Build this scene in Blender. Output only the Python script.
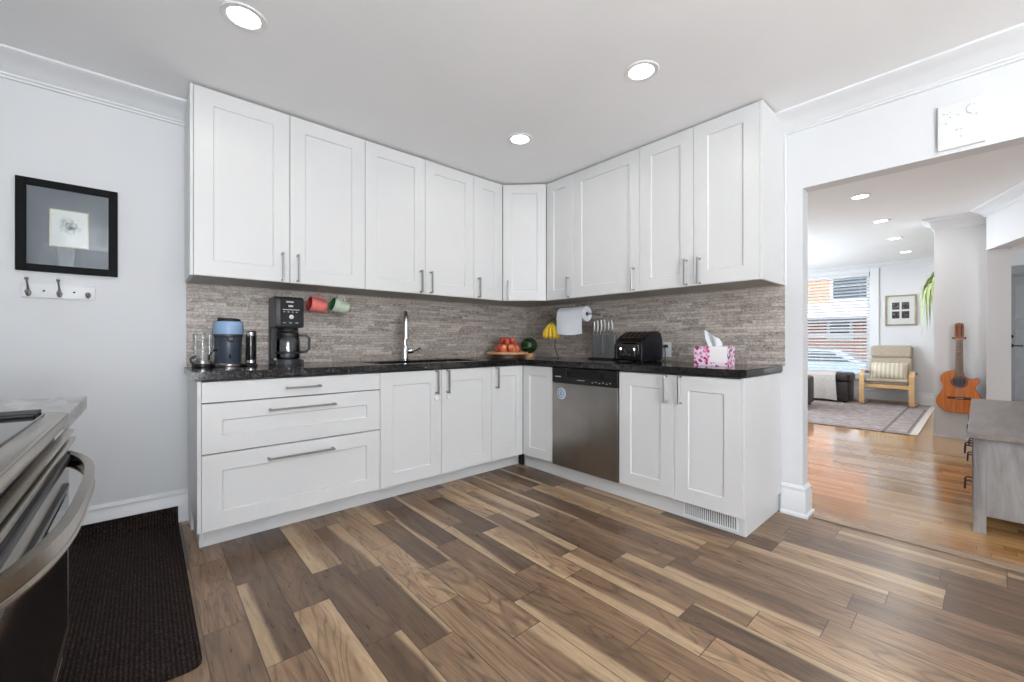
import bpy, bmesh, math, random
from mathutils import Vector, Matrix
random.seed(7)
PI = math.pi
for o in list(bpy.data.objects):
    bpy.data.objects.remove(o)
SC = bpy.context.scene
COL = SC.collection

# ------------------------------------------------------------------ camera, world, daylight, exposure
cam_d = bpy.data.cameras.new('camera'); cam = bpy.data.objects.new('camera', cam_d); COL.objects.link(cam)
cam_d.sensor_width = 36.0; cam_d.sensor_fit = 'HORIZONTAL'; cam_d.lens = 413.58/1024*36
cam_d.clip_start = 0.02; cam_d.clip_end = 200
YAW = 48.479
cam.location = (0, 0, 1.0707); cam.rotation_euler = (PI/2, 0, math.radians(YAW-90))
SC.camera = cam
SC.view_settings.view_transform = 'Standard'; SC.view_settings.look = 'None'
SC.view_settings.gamma = 1; SC.view_settings.use_curve_mapping = False
SC.view_settings.exposure = 0.57

wd = bpy.data.worlds.new('world'); SC.world = wd; wd.use_nodes = True
nt = wd.node_tree; nt.nodes.clear()
wo = nt.nodes.new('ShaderNodeOutputWorld'); bg = nt.nodes.new('ShaderNodeBackground')
sky = nt.nodes.new('ShaderNodeTexSky'); sky.sky_type = 'HOSEK_WILKIE'; sky.turbidity = 6
sky.sun_direction = (-0.45, 0.35, 0.82)
hs = nt.nodes.new('ShaderNodeHueSaturation'); hs.inputs['Saturation'].default_value = 0.45
nt.links.new(sky.outputs[0], hs.inputs['Color']); nt.links.new(hs.outputs[0], bg.inputs[0])
bg.inputs[1].default_value = 5.0
nt.links.new(bg.outputs[0], wo.inputs[0])

def area(name, loc, rot, sx, sy, power, col=(1, 1, 1)):
    l = bpy.data.lights.new(name, 'AREA'); l.shape = 'RECTANGLE'; l.size = sx; l.size_y = sy
    l.energy = power; l.color = col
    o = bpy.data.objects.new(name, l); COL.objects.link(o); o.location = loc; o.rotation_euler = rot
    return o
sun_d = bpy.data.lights.new('sun', 'SUN'); sun_d.energy = 7.5; sun_d.angle = 0.05
sun = bpy.data.objects.new('sun', sun_d); COL.objects.link(sun)
sun.rotation_euler = (math.radians(38), 0, math.radians(-125))
# daylight through the rear window, then three added fill lamps out of view
DAY = (0.925, 0.97, 1.0)
area('daylight_rear_sky', (-0.1, -2.64, 1.2), (math.radians(90), 0, 0), 1.3, 1.6, 50, DAY)
area('added_fill_ceiling', (-0.05, -2.64, 0.95), (math.radians(174), 0, 0), 1.25, 0.25, 150, DAY)  # added uplight to brighten the ceiling; there is no patio source
area('added_fill_side', (-0.84, -0.4, 1.5), (math.radians(80), 0, math.radians(-90)), 1.4, 1.1, 2, DAY)  # added fill lamp for the right wall, set at an invented window
area('added_fill_living', (7.4, 3.44, 1.4), (math.radians(110), 0, PI), 2.6, 1.6, 84, (0.82, 0.92, 1.0))  # added fill lamp that brightens the living room from out of view

# ------------------------------------------------------------------ materials
def lin(c):
    c = c/255.0
    return c/12.92 if c <= 0.04045 else ((c+0.055)/1.055)**2.4
def rgb(r, g, b):
    return (lin(r), lin(g), lin(b), 1.0)
class NT:
    def __init__(s, name):
        s.m = bpy.data.materials.new(name); s.m.use_nodes = True
        s.t = s.m.node_tree; s.t.nodes.clear()
        s.out = s.n('ShaderNodeOutputMaterial'); s.b = s.n('ShaderNodeBsdfPrincipled')
        s.l(s.b.outputs[0], s.out.inputs[0])
    def n(s, typ, **kw):
        nd = s.t.nodes.new(typ)
        for k, v in kw.items(): setattr(nd, k, v)
        return nd
    def l(s, a, b): s.t.links.new(a, b)
    def sock(s, inp, v):
        if hasattr(v, 'is_linked') or isinstance(v, bpy.types.NodeSocket): s.l(v, inp)
        else: inp.default_value = v
    def math(s, op, a, b=0.0, c=0.0):
        nd = s.n('ShaderNodeMath', operation=op)
        s.sock(nd.inputs[0], a); s.sock(nd.inputs[1], b); s.sock(nd.inputs[2], c)
        return nd.outputs[0]
    def pos(s):
        g = s.n('ShaderNodeNewGeometry'); x = s.n('ShaderNodeSeparateXYZ'); s.l(g.outputs['Position'], x.inputs[0])
        return x.outputs
    def obj(s):
        return s.n('ShaderNodeTexCoord').outputs['Object']
    def comb(s, x, y, z):
        c = s.n('ShaderNodeCombineXYZ')
        s.sock(c.inputs[0], x); s.sock(c.inputs[1], y); s.sock(c.inputs[2], z)
        return c.outputs[0]
    def noise(s, vec, scale, detail=3.0, rough=0.55, dist=0.0):
        nd = s.n('ShaderNodeTexNoise'); s.l(vec, nd.inputs['Vector'])
        nd.inputs['Scale'].default_value = scale; nd.inputs['Detail'].default_value = detail
        nd.inputs['Roughness'].default_value = rough; nd.inputs['Distortion'].default_value = dist
        return nd.outputs['Fac']
    def white(s, vec):
        nd = s.n('ShaderNodeTexWhiteNoise', noise_dimensions='3D'); s.l(vec, nd.inputs['Vector'])
        return nd.outputs['Value']
    def ramp(s, fac, stops, interp='LINEAR'):
        nd = s.n('ShaderNodeValToRGB'); cr = nd.color_ramp; cr.interpolation = interp
        while len(cr.elements) < len(stops): cr.elements.new(0.5)
        for e, (p, c) in zip(cr.elements, stops): e.position = p; e.color = c
        s.l(fac, nd.inputs[0]); return nd.outputs[0]
    def mix(s, fac, a, b, blend='MIX'):
        nd = s.n('ShaderNodeMix', data_type='RGBA', blend_type=blend)
        s.sock(nd.inputs[0], fac); s.sock(nd.inputs[6], a); s.sock(nd.inputs[7], b)
        return nd.outputs[2]
    def set(s, **kw):
        for k, v in kw.items(): s.sock(s.b.inputs[k.replace('_', ' ')], v)
    def bump(s, h, strength, dist=0.01):
        nd = s.n('ShaderNodeBump'); nd.inputs['Strength'].default_value = strength; nd.inputs['Distance'].default_value = dist
        s.l(h, nd.inputs['Height']); s.l(nd.outputs[0], s.b.inputs['Normal'])
def mat(name, c, rough=0.5, metal=0.0, var=0.06, scale=8.0, bump=0.0, bscale=60.0, spec=0.5, coat=0.0, stretch=None):
    """plain surface: two close tones of one colour mottled by noise"""
    t = NT(name); v = t.obj()
    if stretch:
        mp = t.n('ShaderNodeMapping'); t.l(v, mp.inputs[0]); mp.inputs['Scale'].default_value = stretch; v = mp.outputs[0]
    f = t.noise(v, scale)
    a = rgb(*[max(0, x*(1-var)) for x in c]); b = rgb(*[min(255, x*(1+var)) for x in c])
    t.set(Base_Color=t.ramp(f, [(0.3, a), (0.7, b)]), Roughness=rough, Metallic=metal, Coat_Weight=coat)
    t.b.inputs['Specular IOR Level'].default_value = spec
    if bump: t.bump(t.noise(v, bscale, 4), bump, 0.004)
    return t.m
def emit_mat(name, c, strength):
    t = NT(name); t.set(Base_Color=rgb(*c), Emission_Color=rgb(*c), Emission_Strength=strength); return t.m
def clear_mat(name, tint=(1, 1, 1), refl=0.08, rough=0.02):
    t = NT(name); t.t.nodes.remove(t.b)
    tr = t.n('ShaderNodeBsdfTransparent'); tr.inputs[0].default_value = (*tint, 1)
    gl = t.n('ShaderNodeBsdfGlossy'); gl.inputs['Roughness'].default_value = rough
    fr = t.n('ShaderNodeFresnel'); fr.inputs[0].default_value = 1.5
    mx = t.n('ShaderNodeMixShader'); t.l(t.math('MULTIPLY', fr.outputs[0], refl/0.10), mx.inputs[0])
    t.l(tr.outputs[0], mx.inputs[1]); t.l(gl.outputs[0], mx.inputs[2]); t.l(mx.outputs[0], t.out.inputs[0])
    return t.m

def plank_mat(name, W, L, stops, rough, gap, gapc, grain=1.0, sap=None, bumpk=0.25, seed=0.0, fig=True, coat=0.0):
    """boards running along world Y: every board its own tone, grain stretched along it, thin dark joints"""
    t = NT(name); p = t.pos()
    xr = t.math('DIVIDE', t.math('ADD', p[0], 20.0+seed), W); row = t.math('FLOOR', xr)
    off = t.white(t.comb(row, 3.3+seed, 0.0))
    yr = t.math('ADD', t.math('DIVIDE', t.math('ADD', p[1], 30.0), L), off); idx = t.math('FLOOR', yr)
    r1 = t.white(t.comb(row, idx, 1.0+seed)); r2 = t.white(t.comb(row, idx, 7.0+seed)); r3 = t.white(t.comb(row, idx, 13.0+seed))
    gv = t.comb(t.math('ADD', t.math('MULTIPLY', p[0], 1.0), t.math('MULTIPLY', r1, 37.0)),
                t.math('ADD', t.math('MULTIPLY', p[1], 0.11), t.math('MULTIPLY', r2, 19.0)), t.math('MULTIPLY', r3, 11.0))
    fine = t.noise(gv, 90.0, 5, 0.65)
    broad = t.noise(gv, 15.0, 4, 0.6, 0.8)
    tone = t.math('ADD', t.math('MULTIPLY', r1, 0.56), t.math('MULTIPLY', broad, 0.72*grain))
    tone = t.math('SUBTRACT', tone, 0.15)
    c = t.ramp(tone, stops)
    if fig:   # cathedral grain: thin rings of a distorted low noise
        rg = t.noise(gv, 5.5, 2, 0.5, 0.9)
        ring = t.math('FRACT', t.math('MULTIPLY', rg, 16.0))
        ring = t.math('ABSOLUTE', t.math('SUBTRACT', ring, 0.5))
        c = t.mix(t.ramp(ring, [(0.0, (0.5, 0.5, 0.5, 1)), (0.2, (0, 0, 0, 1))]), c, rgb(70, 52, 40))
    if sap:   # pale sapwood streak along some boards' edges
        sv = t.math('ADD', t.math('FRACT', xr), t.math('MULTIPLY', t.math('SUBTRACT', t.noise(gv, 3.6, 3), 0.5), 1.7))
        edge = t.math('ADD', t.math('MULTIPLY', sv, t.math('SUBTRACT', t.math('MULTIPLY', t.math('GREATER_THAN', r3, 0.5), 2.0), 1.0)),
                      t.math('LESS_THAN', r3, 0.5))
        m = t.ramp(t.math('MULTIPLY', edge, 1.0), [(0.64, (0, 0, 0, 1)), (0.76, (1, 1, 1, 1))])
        m = t.math('MULTIPLY', m, t.math('MULTIPLY', t.math('LESS_THAN', r2, 0.46), 0.72))
        c = t.mix(m, c, sap)
    c = t.mix(t.math('MULTIPLY', t.math('SUBTRACT', 0.62, fine), 0.9*grain), c, rgb(58, 44, 34))
    fx = t.math('FRACT', xr); fy = t.math('FRACT', yr)
    dx = t.math('MULTIPLY', t.math('MINIMUM', fx, t.math('SUBTRACT', 1.0, fx)), W)
    dy = t.math('MULTIPLY', t.math('MINIMUM', fy, t.math('SUBTRACT', 1.0, fy)), L)
    d = t.math('MINIMUM', dx, dy); g = t.math('LESS_THAN', d, gap)
    c = t.mix(t.math('MULTIPLY', g, 0.85), c, gapc)
    t.set(Base_Color=c, Roughness=t.math('ADD', t.math('MULTIPLY', fine, 0.16), rough-0.08))
    h = t.math('SUBTRACT', t.math('MULTIPLY', fine, 0.12), g)
    t.bump(h, bumpk, 0.002)
    if coat: t.set(Coat_Weight=coat, Coat_Roughness=0.07)
    return t.m

def strip_stone_mat(name, axis, cols):
    """thin strip stone mosaic: courses about 2 cm tall, stones of varying length"""
    t = NT(name); p = t.pos(); u = p[0] if axis == 'x' else p[1]
    zr = t.math('DIVIDE', p[2], 0.0205); row = t.math('FLOOR', zr)
    ln = t.math('ADD', 0.10, t.math('MULTIPLY', t.white(t.comb(row, 5.0, 2.0)), 0.16))
    ur = t.math('ADD', t.math('DIVIDE', t.math('ADD', u, 10.0), ln), t.math('MULTIPLY', t.white(t.comb(row, 1.0, 1.0)), 9.0))
    idx = t.math('FLOOR', ur)
    r = t.white(t.comb(row, idx, 3.0)); r2 = t.white(t.comb(row, idx, 8.0))
    v = t.comb(t.math('MULTIPLY', u, 0.7), t.math('MULTIPLY', r, 9.0), p[2])
    v2 = t.comb(u, t.math('MULTIPLY', r, 5.0), p[2])
    n = t.noise(v, 70.0, 4, 0.65); n2 = t.noise(v2, 210.0, 3, 0.7); nl = t.noise(v2, 5.0, 2)
    tone = t.math('ADD', t.math('ADD', t.math('MULTIPLY', r, 0.20), t.math('MULTIPLY', n, 0.76)), t.math('MULTIPLY', t.math('SUBTRACT', n2, 0.5), 1.0))
    tone = t.math('ADD', tone, t.math('SUBTRACT', t.math('MULTIPLY', nl, 0.2), 0.1))
    c = t.ramp(tone, cols)
    c = t.mix(t.math('MULTIPLY', r2, 0.22), c, rgb(150, 118, 100))
    fz = t.math('FRACT', zr); fu = t.math('FRACT', ur)
    dz = t.math('MULTIPLY', t.math('MINIMUM', fz, t.math('SUBTRACT', 1.0, fz)), 0.0205)
    du = t.math('MULTIPLY', t.math('MINIMUM', fu, t.math('SUBTRACT', 1.0, fu)), ln)
    g = t.math('LESS_THAN', t.math('MINIMUM', dz, du), 0.0009)
    c = t.mix(t.math('MULTIPLY', g, 0.6), c, rgb(84, 76, 72))
    t.set(Base_Color=c, Roughness=0.42)
    t.bump(t.math('ADD', t.math('MULTIPLY', r, 0.6), t.math('SUBTRACT', t.math('MULTIPLY', n, 0.5), g)), 0.45, 0.003)
    return t.m

M = {}
M['wall'] = mat('wall_paint', (220, 221, 223), 0.6, var=0.006, scale=2, bump=0.02, bscale=180)
M['ceiling'] = mat('ceiling_paint', (242, 242, 243), 0.75, var=0.006, scale=2)
M['trim'] = mat('trim_paint', (228, 229, 231), 0.38, var=0.006, scale=3)
M['cab'] = mat('cabinet_white', (216, 216, 216), 0.32, var=0.006, scale=3)
M['cab_in'] = mat('cabinet_carcass', (205, 204, 202), 0.5, var=0.02)
M['gap'] = mat('carcass_gap_shade', (88, 88, 90), 0.7, var=0.03)  # dark carcass colour that paints in the shade between the doors
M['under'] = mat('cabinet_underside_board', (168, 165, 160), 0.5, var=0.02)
M['steel'] = mat('brushed_steel', (176, 172, 167), 0.30, 1.0, var=0.05, scale=6, stretch=(1, 1, 40))
M['steel_dark'] = mat('dishwasher_steel', (150, 146, 142), 0.36, 1.0, var=0.04, scale=5, stretch=(1, 40, 1))
M['nickel'] = mat('satin_nickel', (158, 157, 155), 0.30, 1.0, var=0.03)
M['blade_steel'] = mat('satin_blade', (196, 197, 199), 0.4, 0.5, var=0.03)
M['chrome'] = mat('chrome', (215, 216, 218), 0.09, 1.0, var=0.02)
M['stove_steel'] = mat('stove_steel', (166, 157, 146), 0.24, 1.0, var=0.04, scale=5, stretch=(1, 30, 1))
M['black_gloss'] = mat('black_gloss', (16, 16, 18), 0.10, var=0.1)
M['panel_black'] = mat('panel_black', (26, 26, 28), 0.45, var=0.1, spec=0.25)
M['blue_black'] = mat('blue_black_plastic', (16, 19, 26), 0.42, spec=0.3)
M['black'] = mat('black_plastic', (24, 24, 26), 0.42, var=0.1)
M['charcoal'] = mat('charcoal_plastic', (56, 57, 60), 0.38, var=0.06)
M['navy'] = mat('navy_plastic', (62, 70, 84), 0.35, var=0.06)
M['sky_blue'] = mat('pale_blue_plastic', (158, 188, 224), 0.3, var=0.03)
M['white_plastic'] = mat('white_plastic', (236, 236, 234), 0.35, var=0.01)
M['white_enamel'] = mat('white_satin', (228, 228, 228), 0.35, var=0.01)
M['paper'] = mat('paper_white', (232, 236, 242), 0.85, var=0.012, scale=40, bump=0.1, bscale=200)
M['tissue'] = mat('tissue_white', (226, 234, 234), 0.9, var=0.02, scale=20)
M['glass'] = clear_mat('clear_glass', (0.95, 0.965, 0.965), 0.07)
M['pane'] = clear_mat('window_pane', (0.97, 0.985, 0.99), 0.03)
M['smoke'] = clear_mat('smoked_glass', (0.90, 0.91, 0.94), 0.22)
M['acrylic'] = clear_mat('clear_acrylic', (0.90, 0.92, 0.93), 0.10)
M['wood_pale'] = mat('pale_birch', (214, 172, 122), 0.42, var=0.09, scale=6, stretch=(1, 1, 9))
M['wood_board'] = mat('board_wood', (196, 150, 110), 0.5, var=0.12, scale=9, stretch=(1, 9, 1))
M['brass'] = mat('aged_brass', (176, 150, 96), 0.3, 1.0)
M['bronze'] = mat('dark_bronze', (44, 38, 34), 0.4, 0.7)
M['leather'] = mat('dark_leather', (46, 38, 37), 0.42, var=0.15, scale=5, bump=0.15, bscale=90)
M['throw'] = mat('throw_fabric', (190, 182, 176), 0.95, var=0.06, scale=40, bump=0.3, bscale=220)
M['beige'] = mat('beige_upholstery', (178, 164, 146), 0.92, var=0.05, scale=50, bump=0.25, bscale=260)
M['oven_glass'] = mat('oven_black_glass', (26, 25, 24), 0.06, var=0.05, spec=0.6)
M['ceramic_red'] = mat('coral_red_glaze', (226, 124, 114), 0.25, var=0.08, scale=20)
M['ceramic_red_in'] = mat('deep_red_glaze', (150, 40, 42), 0.3, var=0.08)
M['ceramic_mint'] = mat('mint_glaze', (196, 208, 190), 0.28, var=0.07, scale=40)
M['ceramic_green_in'] = mat('green_glaze', (40, 104, 60), 0.3, var=0.08)
M['leaf'] = mat('plant_leaf', (150, 164, 108), 0.5, var=0.3, scale=6)
M['pot'] = mat('pot_white', (214, 212, 206), 0.5)
M['gap_black'] = mat('toe_gap_black', (14, 14, 14), 0.8)
M['door_grey'] = mat('grey_door_paint', (146, 150, 154), 0.45, var=0.02)

def granite():
    t = NT('black_granite'); v = t.obj()
    a = t.noise(v, 95.0, 4, 0.7); b = t.noise(v, 26.0, 3, 0.6)
    vo = t.n('ShaderNodeTexVoronoi'); t.l(v, vo.inputs['Vector']); vo.inputs['Scale'].default_value = 160
    f = t.math('ADD', t.math('MULTIPLY', a, 0.75), t.math('MULTIPLY', b, 0.35))
    f = t.math('ADD', f, t.math('MULTIPLY', t.math('SUBTRACT', 0.35, vo.outputs['Distance']), 0.25))
    c = t.ramp(f, [(0.44, rgb(14, 14, 16)), (0.58, rgb(38, 37, 39)), (0.68, rgb(76, 69, 66)), (0.80, rgb(120, 112, 106))])
    t.set(Base_Color=c, Roughness=0.12); return t.m
M['granite'] = granite()
def laminate():
    t = NT('grey_marble_laminate'); v = t.obj()
    mp = t.n('ShaderNodeMapping'); t.l(v, mp.inputs[0]); mp.inputs['Scale'].default_value = (3.0, 1.0, 1.0)
    f = t.noise(mp.outputs[0], 7.0, 5, 0.65, 0.8)
    t.set(Base_Color=t.ramp(f, [(0.3, rgb(120, 118, 118)), (0.5, rgb(164, 163, 164)), (0.72, rgb(196, 196, 197))]), Roughness=0.32); return t.m
M['laminate'] = laminate()
M['stone_left'] = strip_stone_mat('strip_stone_x', 'x', [(0.22, rgb(104, 96, 89)), (0.40, rgb(164, 154, 146)), (0.58, rgb(200, 192, 184)), (0.85, rgb(226, 221, 214))])
M['stone_right'] = strip_stone_mat('strip_stone_y', 'y', [(0.22, rgb(104, 96, 89)), (0.40, rgb(164, 154, 146)), (0.58, rgb(200, 192, 184)), (0.85, rgb(226, 221, 214))])
M['tile_floor'] = plank_mat('walnut_plank_floor', 0.139, 0.606,
    [(0.08, rgb(74, 57, 44)), (0.30, rgb(102, 80, 62)), (0.50, rgb(132, 105, 81)), (0.70, rgb(164, 134, 104)), (0.90, rgb(196, 166, 131))],
    0.30, 0.0016, rgb(52, 42, 34), 1.0, rgb(198, 170, 136), 0.35)
M['oak_floor'] = plank_mat('oak_strip_floor', 0.057, 0.9,
    [(0.05, rgb(158, 112, 66)), (0.4, rgb(190, 145, 92)), (0.75, rgb(206, 166, 112)), (0.95, rgb(220, 186, 136))],
    0.15, 0.0006, rgb(110, 74, 44), 0.45, None, 0.12, 4.0, False, 0.5)
def grey_wood():
    t = NT('weathered_grey_wood'); v = t.obj()
    mp = t.n('ShaderNodeMapping'); t.l(v, mp.inputs[0]); mp.inputs['Scale'].default_value = (1.0, 1.0, 0.16)
    f = t.noise(mp.outputs[0], 16.0, 5, 0.65, 0.5); g = t.noise(mp.outputs[0], 4.5, 2)
    f = t.math('ADD', t.math('MULTIPLY', f, 0.65), t.math('MULTIPLY', g, 0.4))
    t.set(Base_Color=t.ramp(f, [(0.34, rgb(86, 82, 82)), (0.5, rgb(116, 111, 111)), (0.68, rgb(148, 144, 142))]), Roughness=0.5); return t.m
M['grey_wood'] = grey_wood()
def grey_wood_top():
    t = NT('weathered_grey_wood_top'); v = t.obj()
    mp = t.n('ShaderNodeMapping'); t.l(v, mp.inputs[0]); mp.inputs['Scale'].default_value = (0.16, 1.0, 1.0)
    f = t.noise(mp.outputs[0], 18.0, 5, 0.65, 0.5)
    t.set(Base_Color=t.ramp(f, [(0.3, rgb(112, 103, 99)), (0.5, rgb(128, 119, 115)), (0.72, rgb(146, 137, 132))]), Roughness=0.36); return t.m
M['grey_wood_top'] = grey_wood_top()
def rib_mat():
    t = NT('ribbed_mat_fibre'); p = t.pos(); v = t.comb(p[0], p[1], p[2])
    rib = t.math('SINE', t.math('MULTIPLY', p[0], 2*PI/0.013))
    n = t.noise(v, 260.0, 3, 0.7)
    f = t.math('ADD', t.math('MULTIPLY', rib, 0.05), t.math('ADD', n, t.math('MULTIPLY', t.math('SUBTRACT', t.noise(v, 90.0, 3, 0.6), 0.5), 0.35)))
    t.set(Base_Color=t.ramp(f, [(0.36, rgb(18, 13, 12)), (0.58, rgb(46, 36, 33)), (0.74, rgb(104, 88, 80))]), Roughness=0.95)
    t.b.inputs['Specular IOR Level'].default_value = 0.15
    t.bump(t.math('ADD', rib, t.math('MULTIPLY', n, 1.5)), 0.6, 0.004); return t.m
M['mat'] = rib_mat()
def rug_mat():
    t = NT('woven_rug'); p = t.pos(); v = t.comb(p[0], p[1], p[2])
    dy = t.math('SUBTRACT', p[1], 0.46); dx = t.math('SUBTRACT', p[0], 6.49); dx2 = t.math('SUBTRACT', 9.05, p[0])
    d = t.math('MINIMUM', dy, t.math('MINIMUM', dx, dx2))
    n = t.noise(v, 9.0, 4, 0.7, 0.6); n2 = t.noise(v, 60.0, 3, 0.7)
    base = t.ramp(t.math('ADD', t.math('MULTIPLY', n, 0.8), t.math('MULTIPLY', n2, 0.25)), [(0.36, rgb(128, 114, 112)), (0.55, rgb(158, 146, 143)), (0.72, rgb(184, 174, 170))])
    l1 = t.math('COMPARE', dy, 0.29, 0.016); l2 = t.math('COMPARE', d, 0.085, 0.012)
    c = t.mix(t.math('MULTIPLY', t.math('MAXIMUM', l1, l2), 0.75), base, rgb(96, 84, 82))
    c = t.mix(t.math('MULTIPLY', t.math('LESS_THAN', dy, 0.06), 0.85), c, rgb(212, 200, 190))
    t.set(Base_Color=c, Roughness=0.95); t.bump(n2, 0.3, 0.004); return t.m
M['rug'] = rug_mat()
def brick_mat():
    t = NT('orange_brick'); p = t.pos(); br = t.n('ShaderNodeTexBrick')
    t.l(t.comb(p[1], p[2], 0.0), br.inputs['Vector']); br.inputs['Scale'].default_value = 4.0
    br.inputs['Color1'].default_value = rgb(212, 146, 116); br.inputs['Color2'].default_value = rgb(198, 122, 94)
    br.inputs['Mortar'].default_value = rgb(210, 188, 168)
    t.set(Base_Color=br.outputs['Color'], Roughness=0.85); return t.m
M['brick'] = brick_mat()
M['siding'] = mat('white_siding', (226, 228, 230), 0.6, var=0.02)
M['slate'] = mat('dark_slate', (70, 74, 82), 0.6)
M['dark_glass'] = mat('dark_window_glass', (58, 72, 84), 0.08)
M['asphalt'] = mat('asphalt', (120, 120, 122), 0.9, bump=0.2)
M['car'] = mat('silver_blue_car_paint', (150, 172, 196), 0.22, 0.3, var=0.02, coat=0.6)
M['tyre'] = mat('tyre_rubber', (28, 28, 30), 0.8)
def guitar_top():
    t = NT('orange_cedar'); v = t.obj()
    mp = t.n('ShaderNodeMapping'); t.l(v, mp.inputs[0]); mp.inputs['Scale'].default_value = (1.0, 1.0, 0.05)
    f = t.noise(mp.outputs[0], 70.0, 3)
    t.set(Base_Color=t.ramp(f, [(0.3, rgb(186, 98, 34)), (0.7, rgb(218, 130, 58))]), Roughness=0.24, Coat_Weight=0.4); return t.m
M['cedar'] = guitar_top()
M['guitar_side'] = mat('dark_rosewood', (78, 40, 24), 0.3, var=0.15)
M['neck'] = mat('mahogany_neck', (150, 82, 44), 0.35, var=0.1)
M['rosewood'] = mat('fingerboard', (112, 72, 50), 0.45, var=0.15)
def rosette():
    t = NT('rosette_inlay'); v = t.obj(); f = t.noise(v, 120.0, 3)
    t.set(Base_Color=t.ramp(f, [(0.4, rgb(70, 44, 40)), (0.6, rgb(140, 92, 70))]), Roughness=0.35); return t.m
M['rosette'] = rosette()
def melon_mat():
    t = NT('watermelon_rind'); v = t.obj(); s = t.n('ShaderNodeSeparateXYZ'); t.l(v, s.inputs[0])
    an = t.math('ARCTAN2', s.outputs[2], s.outputs[0])
    w = t.math('ADD', t.math('MULTIPLY', an, 9.0), t.math('MULTIPLY', t.noise(v, 24.0, 3), 5.0))
    f = t.math('ADD', t.math('MULTIPLY', t.math('SINE', w), 0.5), 0.5)
    t.set(Base_Color=t.ramp(f, [(0.45, rgb(20, 38, 22)), (0.85, rgb(38, 66, 32)), (1.0, rgb(76, 104, 50))]), Roughness=0.3); return t.m
M['melon'] = melon_mat()
def apple_mat():
    t = NT('apple_skin'); g = t.n('ShaderNodeObjectInfo'); v = t.obj()
    f = t.noise(t.comb(t.math('MULTIPLY', g.outputs['Random'], 50.0), 0.0, 0.0), 1.0)
    n = t.noise(v, 22.0, 3)
    k = t.math('ADD', t.math('MULTIPLY', n, 0.95), t.math('MULTIPLY', g.outputs['Random'], 0.3))
    t.set(Base_Color=t.ramp(k, [(0.40, rgb(160, 44, 38)), (0.62, rgb(202, 92, 66)), (0.84, rgb(224, 168, 108))]), Roughness=0.22); return t.m
M['apple'] = apple_mat()
M['stem'] = mat('fruit_stem', (84, 66, 44), 0.8)
def banana_mat():
    t = NT('banana_skin'); v = t.obj(); s = t.n('ShaderNodeSeparateXYZ'); t.l(v, s.inputs[0])
    k = t.math('ADD', t.math('MULTIPLY', s.outputs[2], 7.0), t.math('MULTIPLY', t.noise(v, 30.0, 3), 0.35))
    t.set(Base_Color=t.ramp(t.math('ADD', k, 0.86), [(0.0, rgb(226, 184, 44)), (0.72, rgb(222, 190, 56)), (0.98, rgb(92, 128, 48))]), Roughness=0.45); return t.m
M['banana'] = banana_mat()
def tissue_box_mat():
    t = NT('floral_carton'); v = t.obj()
    vo = t.n('ShaderNodeTexVoronoi'); t.l(v, vo.inputs['Vector']); vo.inputs['Scale'].default_value = 52
    sp = t.n('ShaderNodeSeparateXYZ'); t.l(v, sp.inputs[0])
    blot = t.math('LESS_THAN', vo.outputs['Distance'], 0.50)
    col = t.ramp(t.white(t.n('ShaderNodeVectorMath').outputs[0]) if False else t.noise(vo.outputs['Position'], 11.0, 0), [(0.35, rgb(120, 44, 120)), (0.5, rgb(190, 40, 92)), (0.62, rgb(226, 150, 196)), (0.7, rgb(64, 34, 84))])
    c = t.mix(blot, rgb(236, 214, 232), col)
    plain = t.math('MULTIPLY', t.math('GREATER_THAN', sp.outputs[0], 0.096), t.math('LESS_THAN', sp.outputs[0], 0.199))
    plain = t.math('MULTIPLY', plain, t.math('GREATER_THAN', sp.outputs[2], 0.022))
    plain = t.math('MULTIPLY', plain, t.math('LESS_THAN', sp.outputs[1], 0.004))
    c = t.mix(plain, c, rgb(240, 234, 236))
    t.set(Base_Color=c, Roughness=0.5); return t.m
M['tissue_box'] = tissue_box_mat()
def pillow_mat():
    t = NT('striped_cushion'); v = t.obj(); s = t.n('ShaderNodeSeparateXYZ'); t.l(v, s.inputs[0])
    f = t.math('ADD', t.math('MULTIPLY', t.math('SINE', t.math('MULTIPLY', s.outputs[0], 2*PI/0.055)), 0.5), 0.5)
    t.set(Base_Color=t.ramp(f, [(0.5, rgb(216, 206, 188)), (0.75, rgb(192, 178, 156))]), Roughness=0.95); return t.m
M['pillow'] = pillow_mat()
def sketch_mat():
    t = NT('floral_sketch_print'); v = t.obj(); s = t.n('ShaderNodeSeparateXYZ'); t.l(v, s.inputs[0])
    x = s.outputs[0]; z = s.outputs[2]
    r = t.math('SQRT', t.math('ADD', t.math('POWER', t.math('MULTIPLY', x, 1.35), 2.0), t.math('POWER', t.math('MULTIPLY', t.math('ADD', z, -0.012), 1.15), 2.0)))
    n = t.noise(v, 70.0, 4, 0.7)
    k = t.math('ADD', t.math('SUBTRACT', 0.052, r), t.math('MULTIPLY', t.math('SUBTRACT', n, 0.5), 0.16))
    t.set(Base_Color=t.ramp(t.math('MULTIPLY', k, 12.0), [(0.0, rgb(232, 232, 230)), (0.28, rgb(190, 190, 188)), (0.6, rgb(64, 62, 62))]), Roughness=0.7); return t.m
M['sketch'] = sketch_mat()
def photo_mat():
    t = NT('dark_photo_print'); v = t.obj(); n = t.noise(v, 22.0, 3)
    t.set(Base_Color=t.ramp(n, [(0.35, rgb(30, 32, 38)), (0.55, rgb(92, 76, 76)), (0.75, rgb(178, 160, 152))]), Roughness=0.4); return t.m
M['photo'] = photo_mat()
M['mat_grey'] = mat('slate_mat_board', (112, 116, 124), 0.6, var=0.03)
M['mat_white'] = mat('white_mat_board', (236, 234, 228), 0.8, var=0.01)
M['black_frame'] = mat('black_frame', (13, 14, 17), 0.55, spec=0.12)
M['champagne'] = mat('champagne_frame', (176, 164, 142), 0.35, 0.6, var=0.06)
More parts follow.
